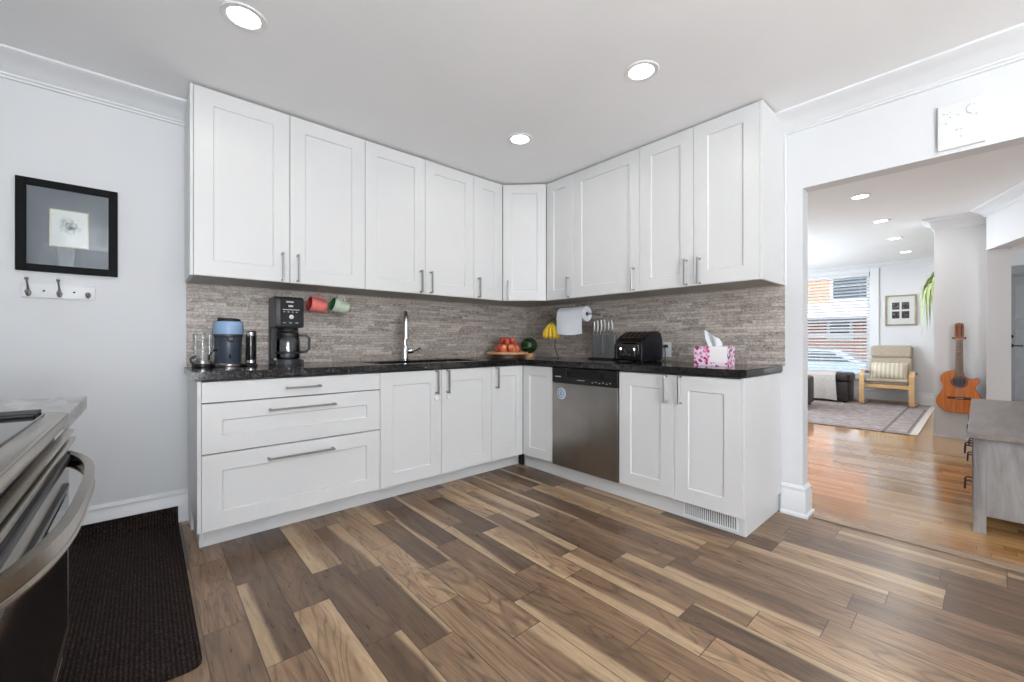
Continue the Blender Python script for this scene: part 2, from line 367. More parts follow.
M['plaque'] = mat('white_plaque', (224, 224, 223), 0.5, var=0.008)
M['plaque_speck'] = mat('plaque_grey_specks', (198, 198, 198), 0.5)
M['lamp_glow'] = emit_mat('downlight_lens', (255, 252, 246), 6.0)
M['badge'] = mat('round_magnet_blue', (186, 204, 222), 0.4)
M['display'] = mat('panel_print_grey', (196, 196, 196), 0.4)

# ------------------------------------------------------------------ mesh helpers
class MB:
    def __init__(s): s.bm = bmesh.new()
    def _add(s, b2):
        mp = {v: s.bm.verts.new(v.co) for v in b2.verts}
        for f in b2.faces:
            try:
                nf = s.bm.faces.new([mp[v] for v in f.verts]); nf.material_index = f.material_index
            except ValueError: pass
        b2.free(); return s
    def box(s, x0, y0, z0, x1, y1, z1, bev=0.0, mi=0, seg=1):
        b = bmesh.new()
        bmesh.ops.create_cube(b, size=1.0)
        for v in b.verts:
            v.co = Vector(((x0+x1)/2+v.co.x*(x1-x0), (y0+y1)/2+v.co.y*(y1-y0), (z0+z1)/2+v.co.z*(z1-z0)))
        if bev: bmesh.ops.bevel(b, geom=b.edges[:], offset=bev, segments=seg, affect='EDGES', profile=0.5)
        for f in b.faces: f.material_index = mi
        return s._add(b)
    def prism(s, poly, axis, a0, a1, bev=0.0, mi=0, seg=1):
        b = bmesh.new()
        def P(p, a): return {'x': (a, p[0], p[1]), 'y': (p[0], a, p[1]), 'z': (p[0], p[1], a)}[axis]
        A = [b.verts.new(P(p, a0)) for p in poly]; B = [b.verts.new(P(p, a1)) for p in poly]; n = len(poly)
        b.faces.new(A); b.faces.new(B[::-1])
        for i in range(n): b.faces.new([A[i], B[i], B[(i+1) % n], A[(i+1) % n]])
        bmesh.ops.recalc_face_normals(b, faces=b.faces)
        if bev:
            es = [e for e in b.edges if e.is_manifold and e.calc_face_angle(0) > 0.5]
            bmesh.ops.bevel(b, geom=es, offset=bev, segments=seg, affect='EDGES', profile=0.5)
        for f in b.faces: f.material_index = mi
        return s._add(b)
    def tube(s, pts, r, n=10, closed=False, mi=0, sq=None):
        """sweep a circle (or a sq=(w,h) rectangle) along pts; r may be a list"""
        b = bmesh.new(); pts = [Vector(p) for p in pts]; N = len(pts)
        rs = r if isinstance(r, (list, tuple)) else [r]*N
        rings = []; prev = None
        for i, p in enumerate(pts):
            if closed: t = pts[(i+1) % N]-pts[i-1]
            else: t = pts[min(i+1, N-1)]-pts[max(i-1, 0)]
            t.normalize()
            if prev is None:
                ref = Vector((0, 0, 1)) if abs(t.z) < 0.9 else Vector((1, 0, 0))
                u = t.cross(ref).normalized()
            else:
                u = (prev-t*prev.dot(t))
                u = u.normalized() if u.length > 1e-6 else t.orthogonal().normalized()
            prev = u; w = t.cross(u)
            if sq: ring = [p+u*(a*sq[0]/2)+w*(c*sq[1]/2) for a, c in ((-1, -1), (1, -1), (1, 1), (-1, 1))]
            else: ring = [p+(u*math.cos(2*PI*k/n)+w*math.sin(2*PI*k/n))*rs[i] for k in range(n)]
            rings.append([b.verts.new(q) for q in ring])
        m = len(rings[0])
        for i in range(N if closed else N-1):
            A, B = rings[i], rings[(i+1) % N]
            for k in range(m): b.faces.new([A[k], A[(k+1) % m], B[(k+1) % m], B[k]])
        if not closed: b.faces.new(rings[0][::-1]); b.faces.new(rings[-1])
        bmesh.ops.recalc_face_normals(b, faces=b.faces)
        for f in b.faces: f.material_index = mi
        return s._add(b)
    def lathe(s, prof, c=(0, 0, 0), n=28, axis='z', mi=0, caps=True):
        """prof: (radius, height) pairs"""
        b = bmesh.new(); rings = []
        for r, h in prof:
            ring = []
            for k in range(n):
                a = 2*PI*k/n; x, y = r*math.cos(a), r*math.sin(a)
                q = {'z': (x, y, h), 'y': (x, h, y), 'x': (h, x, y)}[axis]
                ring.append(b.verts.new(Vector(c)+Vector(q)))
            rings.append(ring)
        for A, B in zip(rings, rings[1:]):
            for k in range(n): b.faces.new([A[k], A[(k+1) % n], B[(k+1) % n], B[k]])
        if caps:
            if prof[0][0] > 1e-5: b.faces.new(rings[0][::-1])
            if prof[-1][0] > 1e-5: b.faces.new(rings[-1])
        bmesh.ops.remove_doubles(b, verts=b.verts, dist=1e-6)
        bmesh.ops.recalc_face_normals(b, faces=b.faces)
        for f in b.faces: f.material_index = mi
        return s._add(b)
    def cyl(s, c, r, h, axis='z', n=24, mi=0, bev=0.0):
        p = [(r, 0), (r, h)] if not bev else [(r-bev, 0), (r, bev), (r, h-bev), (r-bev, h)]
        return s.lathe(p, c, n, axis, mi)
    def ball(s, c, r, sx=1, sy=1, sz=1, n=20, mi=0):
        b = bmesh.new(); bmesh.ops.create_uvsphere(b, u_segments=n, v_segments=max(8, n//2), radius=r)
        for v in b.verts: v.co = Vector((c[0]+v.co.x*sx, c[1]+v.co.y*sy, c[2]+v.co.z*sz))
        for f in b.faces: f.material_index = mi
        return s._add(b)
    def ribbon(s, path, t, axis, a0, a1, mi=0, bev=0.0):
        """a bent board: the 2-D path given thickness t, extruded along axis"""
        L, R = [], []
        P = [Vector(p) for p in path]
        for i, p in enumerate(P):
            d = (P[min(i+1, len(P)-1)]-P[max(i-1, 0)]).normalized(); nrm = Vector((-d.y, d.x))
            L.append(p+nrm*t/2); R.append(p-nrm*t/2)
        return s.prism([tuple(q) for q in L+R[::-1]], axis, a0, a1, bev, mi)
    def grid(s, rows, mi=0, thick=0.0):
        """surface through a grid of points (list of rows); thick gives it a back"""
        b = bmesh.new(); V = [[b.verts.new(p) for p in r] for r in rows]
        for i in range(len(V)-1):
            for j in range(len(V[0])-1): b.faces.new([V[i][j], V[i][j+1], V[i+1][j+1], V[i+1][j]])
        bmesh.ops.recalc_face_normals(b, faces=b.faces)
        if thick: bmesh.ops.solidify(b, geom=b.faces[:], thickness=thick)
        for f in b.faces: f.material_index = mi
        return s._add(b)
    def move(s, mtx):
        for v in s.bm.verts: v.co = mtx @ v.co
        return s
    def build(s, name, mats, parent=None, label=None, smooth=True, ang=35):
        me = bpy.data.meshes.new(name); s.bm.normal_update(); s.bm.to_mesh(me); s.bm.free()
        for m in (mats if isinstance(mats, (list, tuple)) else [mats]): me.materials.append(M[m] if isinstance(m, str) else m)
        if smooth:
            for p in me.polygons: p.use_smooth = True
            me.set_sharp_from_angle(angle=math.radians(ang))
        o = bpy.data.objects.new(name, me); COL.objects.link(o)
        if parent is not None: o.parent = parent
        if label: o['label'] = label
        return o
def thing(name, label, cat, loc=(0, 0, 0), rz=0.0, group=None, rot=None):
    o = bpy.data.objects.new(name, None); COL.objects.link(o); o.empty_display_size = 0.1
    o.location = loc; o.rotation_euler = rot if rot else (0, 0, rz)
    o['label'] = label; o['category'] = cat
    if group: o['group'] = group
    return o
def tag(o, label, cat, group=None, loc=None, rz=None):
    o['label'] = label; o['category'] = cat
    if group: o['group'] = group
    if loc: o.location = loc
    if rz is not None: o.rotation_euler = (0, 0, rz)
    return o
def struct(name, mb, m, label=None, parent=None, smooth=True):
    o = mb.build(name, m, parent, smooth=smooth)
    if parent is None:
        o['kind'] = 'structure'
        if label: o['label'] = label
    return o
def copy_thing(o, parent=None):
    c = o.copy(); COL.objects.link(c)
    if parent is not None: c.parent = parent
    for ch in list(o.children): copy_thing(ch, c)
    return c

# ------------------------------------------------------------------ dimensions (metres; camera stands at x=0, y=0)
WX, WY, CE = 3.0, 3.16, 2.445       # right wall face, left (sink) wall face, ceiling
RT = -PI/2                          # turns a unit's local front (-y) to face -x
OPEN = 0.713                         # where the right wall ends and the wide opening starts
HDR = 2.003                         # underside of the header over the opening
FX = 9.8                            # living room far wall

# ------------------------------------------------------------------ room shell
b = MB(); b.box(-0.9, -2.75, -0.1, 3.05, 3.3, 0); struct('floor', b, 'tile_floor', 'kitchen floor of mixed brown wood-look planks')
b = MB(); b.box(3.05, -2.75, -0.1, 10.0, 3.55, 0); struct('floor_living', b, 'oak_floor', 'glossy orange oak strip floor of the living room')
b = MB(); b.box(-0.9, -2.75, CE, 10.0, 3.55, CE+0.12); struct('ceiling', b, 'ceiling', 'flat white ceiling')
b = MB(); b.box(-0.9, WY, 0, 3.12, WY+0.14, CE); struct('wall_left', b, 'wall', 'pale grey wall behind the sink run')
b = MB()
b.box(WX, OPEN, 0, WX+0.11, WY, CE); b.box(WX, -1.7, HDR, WX+0.11, OPEN, CE); b.box(WX, -2.75, 0, WX+0.11, -1.7, CE)
struct('wall_right', b, 'wall', 'pale grey wall with wide opening to the living room')
def wall_hole(mb, axis, a0, a1, w0, w1, holes):
    """wall slab between a0..a1 (thickness) and w0..w1 (run) with rectangular holes (h0,h1,z0,z1)"""
    def bx(u0, u1, z0, z1):
        if u1-u0 < 1e-4 or z1-z0 < 1e-4: return
        if axis == 'x': mb.box(a0, u0, z0, a1, u1, z1)
        else: mb.box(u0, a0, z0, u1, a1, z1)
    cur = w0
    for h0, h1, z0, z1 in sorted(holes):
        bx(cur, h0, 0, CE); bx(h0, h1, 0, z0); bx(h0, h1, z1, CE); cur = h1
    bx(cur, w1, 0, CE); return mb
struct('wall_back', wall_hole(MB(), 'y', -2.75, -2.62, -0.9, 10.0, [(-0.75, 0.6, 0.35, 2.15)]), 'wall', 'kitchen wall behind the camera')
struct('wall_stove', wall_hole(MB(), 'x', -0.92, -0.80, -2.62, WY, [(-1.1, 0.3, 0.95, 2.15)]), 'wall', 'kitchen wall behind the stove')
struct('wall_living_left', wall_hole(MB(), 'y', 3.42, 3.55, 3.12, 10.0, [(6.1, 8.7, 0.6, 2.2)]), 'wall', 'living room side wall hidden behind the kitchen wall')
WIN = (1.307, 2.75, 0.42, 2.312)
DOOR = (-1.15, -0.235, 0.0, 2.10)
struct('wall_living_far', wall_hole(MB(), 'x', FX, FX+0.16, -2.62, 3.42, [WIN, DOOR]), 'wall', 'far living room wall with the window')

# rear kitchen window, plus two unseen side windows added as light sources
def window_unit(name, axis, a, u0, u1, z0, z1, label, depth=0.1, mull=True):
    fr = MB(); w = 0.05
    def bx(mb, p0, p1, q0, q1, t0, t1):
        if axis == 'x': mb.box(t0, p0, q0, t1, p1, q1, 0.003)
        else: mb.box(p0, t0, q0, p1, t1, q1, 0.003)
    d0, d1 = a-depth/2, a+depth/2
    bx(fr, u0, u0+w, z0, z1, d0, d1); bx(fr, u1-w, u1, z0, z1, d0, d1)
    bx(fr, u0+w, u1-w, z0, z0+w, d0, d1); bx(fr, u0+w, u1-w, z1-w, z1, d0, d1)
    if mull: bx(fr, (u0+u1)/2-0.02, (u0+u1)/2+0.02, z0+w, z1-w, d0+0.02, d1-0.02)
    f = fr.build(name, 'trim'); f['kind'] = 'structure'; f['label'] = label
    g = MB(); bx(g, u0+w, u1-w, z0+w, z1-w, a-0.004, a+0.004); g.build('pane', 'pane', f)
    return f
window_unit('window_2', 'y', -2.69, -0.75, 0.6, 0.35, 2.15, 'tall kitchen window behind the camera')
window_unit('added_window_side', 'x', -0.86, -1.1, 0.3, 0.95, 2.15, 'unseen kitchen side window added behind the camera for light')  # invented window, put in to carry the side fill lamp
window_unit('added_window_living', 'y', 3.485, 6.1, 8.7, 0.6, 2.2, 'unseen living room side window added to brighten the room')  # invented window, put in to carry the living room fill lamp

# living room window with sash and casing
f = window_unit('window_1', 'x', FX+0.08, WIN[0], WIN[1], WIN[2], WIN[3], 'living room sash window behind white blinds', 0.14, False)
b = MB(); b.box(FX+0.03, WIN[0]+0.05, 1.135, FX+0.11, WIN[1]-0.05, 1.21, 0.004); b.build('meeting_rail', 'trim', f)
b = MB(); y0, y1, z0, z1 = WIN
b.box(FX-0.022, y0-0.125, z0-0.02, FX+0.01, y0, z1+0.105, 0.004); b.box(FX-0.022, y1, z0-0.02, FX+0.01, y1+0.125, z1+0.105, 0.004)
b.box(FX-0.022, y0, z1, FX+0.01, y1, z1+0.105, 0.004); b.box(FX-0.05, y0-0.14, z0-0.05, FX+0.01, y1+0.14, z0, 0.005)
b.build('window_casing', 'trim', f)

# baseboards and crowns
def base_profile(h, t): return [(0, 0), (t+0.012, 0), (t+0.012, 0.014), (t, 0.022), (t, h-0.045), (t*0.75, h-0.038), (t*0.75, h-0.026), (t*0.9, h-0.018), (t*0.45, h-0.006), (0.003, h), (0, h)]
def sweep(mb, path, prof):
    """moulding profile (out, z) run along a floor path with mitred corners; out is to the right of travel"""
    P = [Vector(p) for p in path]; rows = []
    for i, p in enumerate(P):
        ds = []
        if i > 0: ds.append((P[i]-P[i-1]).normalized())
        if i < len(P)-1: ds.append((P[i+1]-P[i]).normalized())
        ns = [Vector((q.y, -q.x)) for q in ds]
        m = ns[0] if len(ns) == 1 else (ns[0]+ns[1])/(1+ns[0].dot(ns[1]))
        rows.append([(p.x+m.x*o, p.y+m.y*o, z) for o, z in prof])
    bm = mb.bm; V = [[bm.verts.new(q) for q in r] for r in rows]; n = len(prof); fs = []
    for A_, B2 in zip(V, V[1:]):
        for k in range(n): fs.append(bm.faces.new([A_[k], A_[(k+1) % n], B2[(k+1) % n], B2[k]]))
    fs.append(bm.faces.new(V[0][::-1])); fs.append(bm.faces.new(V[-1]))
    bmesh.ops.recalc_face_normals(bm, faces=fs)
    return mb
def crown_profile(p, d):   # out from wall (p) at ceiling, down the wall (d): returned as (out, down)
    return [(0, 0), (p, 0), (p, 0.010), (p*0.93, 0.016), (p*0.86, 0.020), (p*0.62, 0.028), (p*0.38, 0.044), (p*0.22, d-0.026), (p*0.16, d-0.022), (p*0.16, d-0.014), (p*0.09, d-0.009), (p*0.09, d), (0, d)]
b = MB(); b.prism([(WY-o, z) for o, z in base_profile(0.185, 0.018)], 'x', -0.8, 0.20); struct('baseboard_left', b, 'trim', 'white moulded baseboard along the left wall')
b = MB(); pr = base_profile(0.185, 0.018)
sweep(b, [(WX, 0.824), (WX, OPEN), (WX+0.11, OPEN), (WX+0.11, 3.42)], pr)
struct('baseboard_right', b, 'trim', 'white moulded baseboard wrapping the end of the right wall')
b = MB(); b.prism([(FX-o, z) for o, z in base_profile(0.2, 0.018)], 'y', -0.2, 3.42); struct('baseboard_far', b, 'trim', 'white baseboard under the living room window')
cp = crown_profile(0.165, 0.09)
b = MB(); b.prism([(WY-o, CE-d) for o, d in cp], 'x', -0.8, 0.19); struct('trim_1', b, 'trim', 'crown moulding on the left wall')
b = MB(); b.prism([(WX-o, CE-d) for o, d in cp], 'y', -2.6, 0.823); struct('trim_2', b, 'trim', 'crown moulding above the wide opening')
b = MB(); b.prism([(FX-o, CE-d) for o, d in crown_profile(0.1, 0.085)], 'y', 0.335, 3.42); struct('trim_3', b, 'trim', 'crown moulding on the far living room wall')
b = MB(); b.box(3.02, -1.7, 0.0, 3.085, OPEN-0.04, 0.007, 0.003); struct('trim_4', b, mat('threshold_strip', (150, 128, 108), 0.4, stretch=(1, 0.1, 1)), 'flat wooden threshold strip between the two floors')
b = MB(); b.box(WX-0.012, 0.798, 1.42, WX, 0.8085, 2.36, 0.002); struct('trim_5', b, 'trim', 'narrow white filler strip beside the right wall units')

# living room column (guitar wall) with jamb, slanting header and grey front door
b = MB(); b.box(6.67, -0.05, 0, 6.97, 0.336, CE); b.box(6.53, -0.215, 0, 6.97, -0.05, CE)
struct('wall_column', b, 'wall', 'white column of wall carrying the guitar')
b = MB(); sweep(b, [(6.97, 0.336), (6.67, 0.336), (6.67, -0.05)], [(o, CE-d) for o, d in crown_profile(0.10, 0.13)]); struct('trim_7', b, 'trim', 'crown moulding around the guitar column')
b = MB(); b.box(6.655, -0.05, 0, 6.672, 0.345, 0.012); b.box(6.655, 0.336, 0, 6.97, 0.348, 0.30)
struct('baseboard_column', b, 'trim', 'thin white base edge of the guitar column')
A, B_ = Vector((6.53, -0.05)), Vector((4.9, -0.64)); d = (B_-A).normalized(); nrm = Vector((d.y, -d.x))
if nrm.y > 0: nrm = -nrm
hp = [tuple(A), tuple(B_), tuple(B_+nrm*0.17), tuple(A+nrm*0.17)]
b = MB(); b.prism(hp, 'z', 2.012, CE); struct('wall_header', b, 'wall', 'header over the hallway opening beside the guitar column')
b = MB(); prof = crown_profile(0.11, 0.085)
L_ = (B_-A).length; b.prism([(o, CE-dd) for o, dd in prof], 'y', -0.03, L_)
ang = math.atan2(d.y, d.x)-PI/2
b.move(Matrix.Translation((A.x, A.y, 0)) @ Matrix.Rotation(ang, 4, 'Z') )
struct('trim_6', b, 'trim', 'crown moulding on the hallway header')
dr = MB(); y0, y1, z0, z1 = DOOR; xd = FX+0.05
dr.box(xd, y0+0.02, 0.01, xd+0.045, y1-0.02, 2.06, 0.003)
for (pa, pb) in ((0.15, 0.62), (0.80, 1.25), (1.40, 1.92)):
    for (qa, qb) in ((y0+0.13, (y0+y1)/2-0.05), ((y0+y1)/2+0.05, y1-0.13)):
        dr.box(xd-0.008, qa, pa, xd+0.005, qb, pb, 0.006)
df = dr.build('door_1', 'door_grey'); df['kind'] = 'structure'; df['label'] = 'grey panelled front door at the right edge'
b = MB(); b.cyl((xd-0.012, y1-0.085, 1.0), 0.028, 0.014, 'x'); b.tube([(xd-0.005, y1-0.085, 1.0), (xd-0.05, y1-0.085, 1.0), (xd-0.055, y1-0.10, 1.0), (xd-0.055, y1-0.2, 1.0)], 0.009)
b.build('door_handle', 'bronze', df)
b = MB(); b.cyl((xd-0.02, y1-0.085, 1.14), 0.027, 0.022, 'x'); b.build('deadbolt', 'bronze', df)
b = MB(); b.box(FX+0.02, y0, 2.06, FX+0.1, y1, 2.10); b.box(FX-0.02, y1, 0, FX, y1+0.07, 2.2); b.box(FX-0.02, y0-0.07, 0, FX, y0, 2.2); b.box(FX-0.02, y0, 2.1, FX, y1, 2.2)
b.build('door_frame', 'door_grey', df)

# ------------------------------------------------------------------ recessed downlights
def downlight(x, y, label, group, power, r=0.085):
    t = thing('recessed_downlight', label, 'ceiling light', (x, y, CE), 0, group)
    b = MB(); b.lathe([(r*0.70, -0.001), (r*0.74, -0.005), (r*0.97, -0.006), (r, -0.003), (r, 0.004), (r*0.70, 0.004)], n=36, caps=False); b.build('trim_ring', 'white_enamel', t)
    b = MB(); b.lathe([(0.0, -0.0018), (r*0.715, -0.0022), (r*0.715, 0.003), (0, 0.003)], n=36, caps=False); b.build('lens', 'lamp_glow', t)
    l = bpy.data.lights.new('downlight_lamp', 'AREA'); l.shape = 'DISK'; l.size = r*1.3; l.energy = power; l.color = (1.0, 0.97, 0.93); l.spread = math.radians(175)
    o = bpy.data.objects.new('downlight_lamp', l); COL.objects.link(o); o.parent = t; o.location = (0, 0, -0.012)
    return t
KP = 1.0
downlight(0.312, 2.068, 'round recessed ceiling light at top left above the drawer run', 'kitchen ceiling lights', KP)
downlight(1.890, 1.141, 'round recessed ceiling light in the middle of the kitchen ceiling', 'kitchen ceiling lights', KP)
downlight(1.906, 2.071, 'smallest kitchen ceiling light, near the corner wall units', 'kitchen ceiling lights', KP)
downlight(0.31, 0.2, 'unseen recessed ceiling light added behind the camera over the stove aisle', 'kitchen ceiling lights', KP)  # extra lamp out of view, added for its light
downlight(1.89, -0.6, 'unseen recessed ceiling light added behind the camera by the opening', 'kitchen ceiling lights', KP)  # another unseen lamp added to help light the kitchen
for (x, lab) in ((5.089, 'nearest of the row of four living room ceiling lights'), (6.304, 'second living room ceiling light from the kitchen'),
                 (7.511, 'third living room ceiling light from the kitchen'), (8.765, 'farthest living room ceiling light, nearest the window wall')):
    downlight(x, 0.75, lab, 'living room ceiling lights', 4.0)

# ------------------------------------------------------------------ kitchen units
def shaker(mb, x0, z0, w, h, fw=0.085, t=0.020, rec=0.008, flat=False):
    """door front facing -y between y=0 and y=t with a recessed centre panel"""
    bm = mb.bm; e = 0.0018
    def ring(ins, y): return [bm.verts.new((x0+a, y, z0+c)) for a, c in ((ins, ins), (w-ins, ins), (w-ins, h-ins), (ins, h-ins))]
    rs = [ring(0, t), ring(0, e), ring(e, 0)]
    if not flat: rs += [ring(fw, 0), ring(fw+0.005, rec)]
    for A_, B2 in zip(rs, rs[1:]):
        for k in range(4): bm.faces.new([A_[k], A_[(k+1) % 4], B2[(k+1) % 4], B2[k]])
    bm.faces.new(rs[-1]); bm.faces.new(rs[0][::-1])
    return mb
def pull(cx, cz, length, vertical=True):
    """square bar pull on two short posts, standing off a front at y=0"""
    b = MB(); s = 0.011; off = 0.032; h = length/2
    if vertical:
        b.box(cx-s/2, -off-s, cz-h, cx+s/2, -off, cz+h, 0.0015)
        for q in (-1, 1): b.box(cx-s/2, -off, cz+q*(h-0.006)-s/2, cx+s/2, 0.001, cz+q*(h-0.006)+s/2, 0.001)
    else:
        b.box(cx-h, -off-s, cz-s/2, cx+h, -off, cz+s/2, 0.0015)
        for q in (-1, 1): b.box(cx+q*(h-0.006)-s/2, -off, cz-s/2, cx+q*(h-0.006)+s/2, 0.001, cz+s/2, 0.001)
    return b
ZT, ZC = 0.118, 0.872
G = 0.0015
def unit(name, label, cat, loc, rz, w, z0, z1, depth, fronts, group=None, carc='cab_in', side=None):
    t = thing(name, label, cat, loc, rz, group)
    b = MB(); b.box(0.001, 0.0205, z0, w-0.001, depth, z1); b.build('carcass', carc, t)
    for fr in fronts:
        kind, x0, x1, fz0, fz1, hd = fr[:6]
        b = MB(); shaker(b, x0+G, fz0+G, x1-x0-2*G, fz1-fz0-2*G, flat=(kind == 'slab'), fw=min(0.085, (x1-x0)*0.27))
        dd = b.build('drawer' if kind in ('slab', 'drawer') else 'door', 'cab', t)
        if hd:
            hx, hz, hl, vert = hd
            pull(hx, hz, hl, vert).build('handle', 'nickel', dd)
        for ex in fr[6:]:
            lx, lz = ex
            k = MB(); k.lathe([(0, -0.02), (0.011, -0.02), (0.017, -0.014), (0.017, -0.006), (0.013, 0)], (lx, 0, lz), 18, 'y'); k.build('child_lock', 'white_plastic', dd)
    return t
YD, XD = 2.5465, 2.3776     # door planes of the two base runs
D_ = WY-YD-0.002
# drawer unit at the left end
w = 1.1252-0.2047; x0 = 0.2047
t = unit('drawer_unit', 'white three-drawer base unit at the left end of the run', 'base cabinet', (x0, YD, 0), 0, w, ZT, ZC-0.002, D_,
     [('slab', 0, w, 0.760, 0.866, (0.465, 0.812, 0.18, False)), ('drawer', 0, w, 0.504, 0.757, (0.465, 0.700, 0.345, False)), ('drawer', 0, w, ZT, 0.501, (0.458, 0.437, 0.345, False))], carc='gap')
b = MB(); b.box(-0.016, 0.003, ZT, 0.0, 0.40, ZC-0.001, 0.001); b.box(0.002, 0.125, 0, 0.0185, 0.40, ZT-0.001)
b.box(-0.0145, 0.404, 0, 0.0, D_-0.003, ZC-0.001, 0.001)
b.build('side_panel', 'cab', t)
# sink unit
w = 2.0396-1.1252; m = 1.5817-1.1252
unit('sink_unit', 'white two-door base unit under the sink with round child locks', 'base cabinet', (1.1252, YD, 0), 0, w, ZT, 0.60, D_,
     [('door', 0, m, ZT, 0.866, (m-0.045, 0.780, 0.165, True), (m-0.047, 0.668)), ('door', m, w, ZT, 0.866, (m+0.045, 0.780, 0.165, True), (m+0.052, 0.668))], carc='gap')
# corner unit: an L of two narrow doors
t = thing('corner_unit', 'white corner base unit with two narrow doors meeting at right angles', 'base cabinet', (XD, YD, 0))
xa = 2.0396-XD; yb = 2.2026-YD
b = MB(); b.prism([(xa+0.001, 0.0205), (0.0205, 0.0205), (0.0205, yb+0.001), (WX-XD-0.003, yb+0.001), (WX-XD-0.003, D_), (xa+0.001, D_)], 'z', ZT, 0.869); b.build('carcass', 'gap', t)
b = MB(); shaker(b, xa+G, ZT+G, -xa-G-0.002, 0.866-ZT-2*G, fw=0.075); dd = b.build('door', 'cab', t); pull(xa+0.045, 0.780, 0.165).build('handle', 'nickel', dd)
b = MB(); shaker(b, 0.002, ZT+G, -yb-G-0.002, 0.866-ZT-2*G, fw=0.075); b.move(Matrix.Rotation(RT, 4, 'Z')); b.build('door', 'cab', t)
# right end unit
w = 1.6026-0.8418; m = 1.6026-1.2171; DR = WX-XD-0.002
t = unit('end_unit', 'white two-door base unit at the right end beside the opening', 'base cabinet', (XD, 1.6026, 0), RT, w, ZT, ZC-0.002, DR,
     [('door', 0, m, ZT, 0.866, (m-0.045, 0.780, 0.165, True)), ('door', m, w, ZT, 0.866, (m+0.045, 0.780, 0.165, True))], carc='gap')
b = MB(); b.box(w, 0.003, ZT, w+0.016, DR-0.002, ZC-0.001, 0.001); b.build('side_panel', 'cab', t)
# toe kicks
b = MB(); b.box(0.2235, 2.672, 0, 2.44, 2.688, ZT-0.001, 0.001); tag(b.build('toe_kick', 'cab'), 'white toe kick board under the drawer and sink units', 'toe kick')
t = thing('toe_kick', 'white toe kick board under the dishwasher and end unit', 'toe kick', (2.448, 2.60, 0))
b = MB(); b.box(0, -1.758, 0, 0.016, 0, ZT-0.001, 0.001); b.build('front_board', 'cab', t)
b = MB(); b.box(0.0165, -1.758, 0, 0.550, -1.742, ZT-0.003, 0.001); b.build('end_board', 'cab', t)
b = MB(); b.box(2.441, 2.612, 0, 2.452, 2.672, ZT-0.002); tag(b.build('toe_gap_shade', 'gap_black'), 'small black block painted as the shaded toe kick gap at the inner corner', 'toe kick gap')  # solid black block standing in for the shade inside the corner gap
# vent register in the toe kick
t = thing('vent_register', 'white slotted heating vent set in the toe kick', 'vent', (2.447, 1.19, 0.014), RT)
b = MB(); fw_, fh = 0.31, 0.092
b.box(0, -0.006, 0, fw_, 0, 0.012, 0.001); b.box(0, -0.006, fh-0.012, fw_, 0, fh, 0.001); b.box(0, -0.006, 0.012, 0.012, 0, fh-0.012, 0.001); b.box(fw_-0.012, -0.006, 0.012, fw_, 0, fh-0.012, 0.001); b.build('frame', 'white_enamel', t)
b = MB(); b.box(0.012, -0.0012, 0.012, fw_-0.012, 0, fh-0.012); b.build('duct', 'black', t)
b = MB()
for k in range(24):
    xx = 0.018+k*0.0122
    b.box(xx, -0.005, 0.012, xx+0.0068, -0.001, fh-0.012)
b.build('slats', 'white_enamel', t)

# dishwasher
t = thing('dishwasher', 'stainless dishwasher with black control panel and round magnet', 'dishwasher', (XD, 2.2026, 0), RT)
w = 0.60
b = MB(); b.box(0.004, 0.012, ZT+0.001, w-0.004, 0.56, 0.868); b.build('tub', 'black', t)
b = MB(); b.box(0.003, -0.012, ZT, w-0.003, 0.012, 0.752, 0.004, seg=2); b.build('door', 'steel_dark', t)
b = MB()
b.box(0.003, -0.014, 0.754, w-0.003, 0.012, 0.80, 0.003); b.box(0.003, -0.014, 0.80, 0.15, 0.012, 0.868, 0.003); b.box(w-0.12, -0.014, 0.80, w-0.003, 0.012, 0.868, 0.003)
b.box(0.15, -0.014, 0.846, w-0.12, 0.012, 0.868, 0.003); b.box(0.15, 0.006, 0.80, w-0.12, 0.012, 0.846)
cp_ = b.build('control_panel', 'panel_black', t)
b = MB(); b.box(0.035, -0.0147, 0.796, 0.095, -0.0138, 0.804)
for k in range(6): b.box(0.385+k*0.03, -0.0147, 0.772+0.006*(k % 2), 0.397+k*0.03, -0.0138, 0.777+0.006*(k % 2))
b.box(0.25, -0.0147, 0.782, 0.32, -0.0138, 0.785); b.build('panel_print', 'display', cp_)
b = MB(); b.cyl((0.098, -0.0165, 0.672), 0.043, 0.005, 'y', 28, bev=0.001); mg = b.build('magnet', 'badge', t, 'round pale blue magnet')
b = MB(); b.lathe([(0.026, 0), (0.032, 0), (0.032, 0.001), (0.026, 0.001), (0.026, 0)], (0.098, -0.0176, 0.672), 28, 'y', caps=False)
b.tube([(0.09, -0.0175, 0.655), (0.094, -0.0175, 0.68), (0.104, -0.0175, 0.69), (0.11, -0.0175, 0.675), (0.102, -0.0175, 0.66)], 0.0035, 6); b.build('magnet_print', 'mat_grey', mg)

# wall units
U0, U1 = 1.4212, 2.435
YU, XU = 2.756, 2.6054
DU = WY-YD
def wall_unit(label, loc, rz, w, fronts, depth):
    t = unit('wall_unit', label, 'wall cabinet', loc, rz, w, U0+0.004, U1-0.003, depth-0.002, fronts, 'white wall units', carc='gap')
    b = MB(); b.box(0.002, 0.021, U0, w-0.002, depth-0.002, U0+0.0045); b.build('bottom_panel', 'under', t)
    return t
dU = WY-YU; dR = WX-XU; hz = 1.512
w = 1.1124-0.1876; m = 0.6508-0.1876
t = wall_unit('tall white two-door wall unit at the far left, above the coffee maker', (0.1876, YU, 0), 0, w, [('door', 0, m, U0, U1, (m-0.042, hz, 0.165, True)), ('door', m, w, U0, U1, (m+0.042, hz, 0.165, True))], dU)
b = MB(); b.box(-0.014, 0.003, U0, 0, dU-0.003, U1, 0.001); b.build('side_panel', 'cab', t)
w = 2.0223-1.1124; m = 1.5702-1.1124
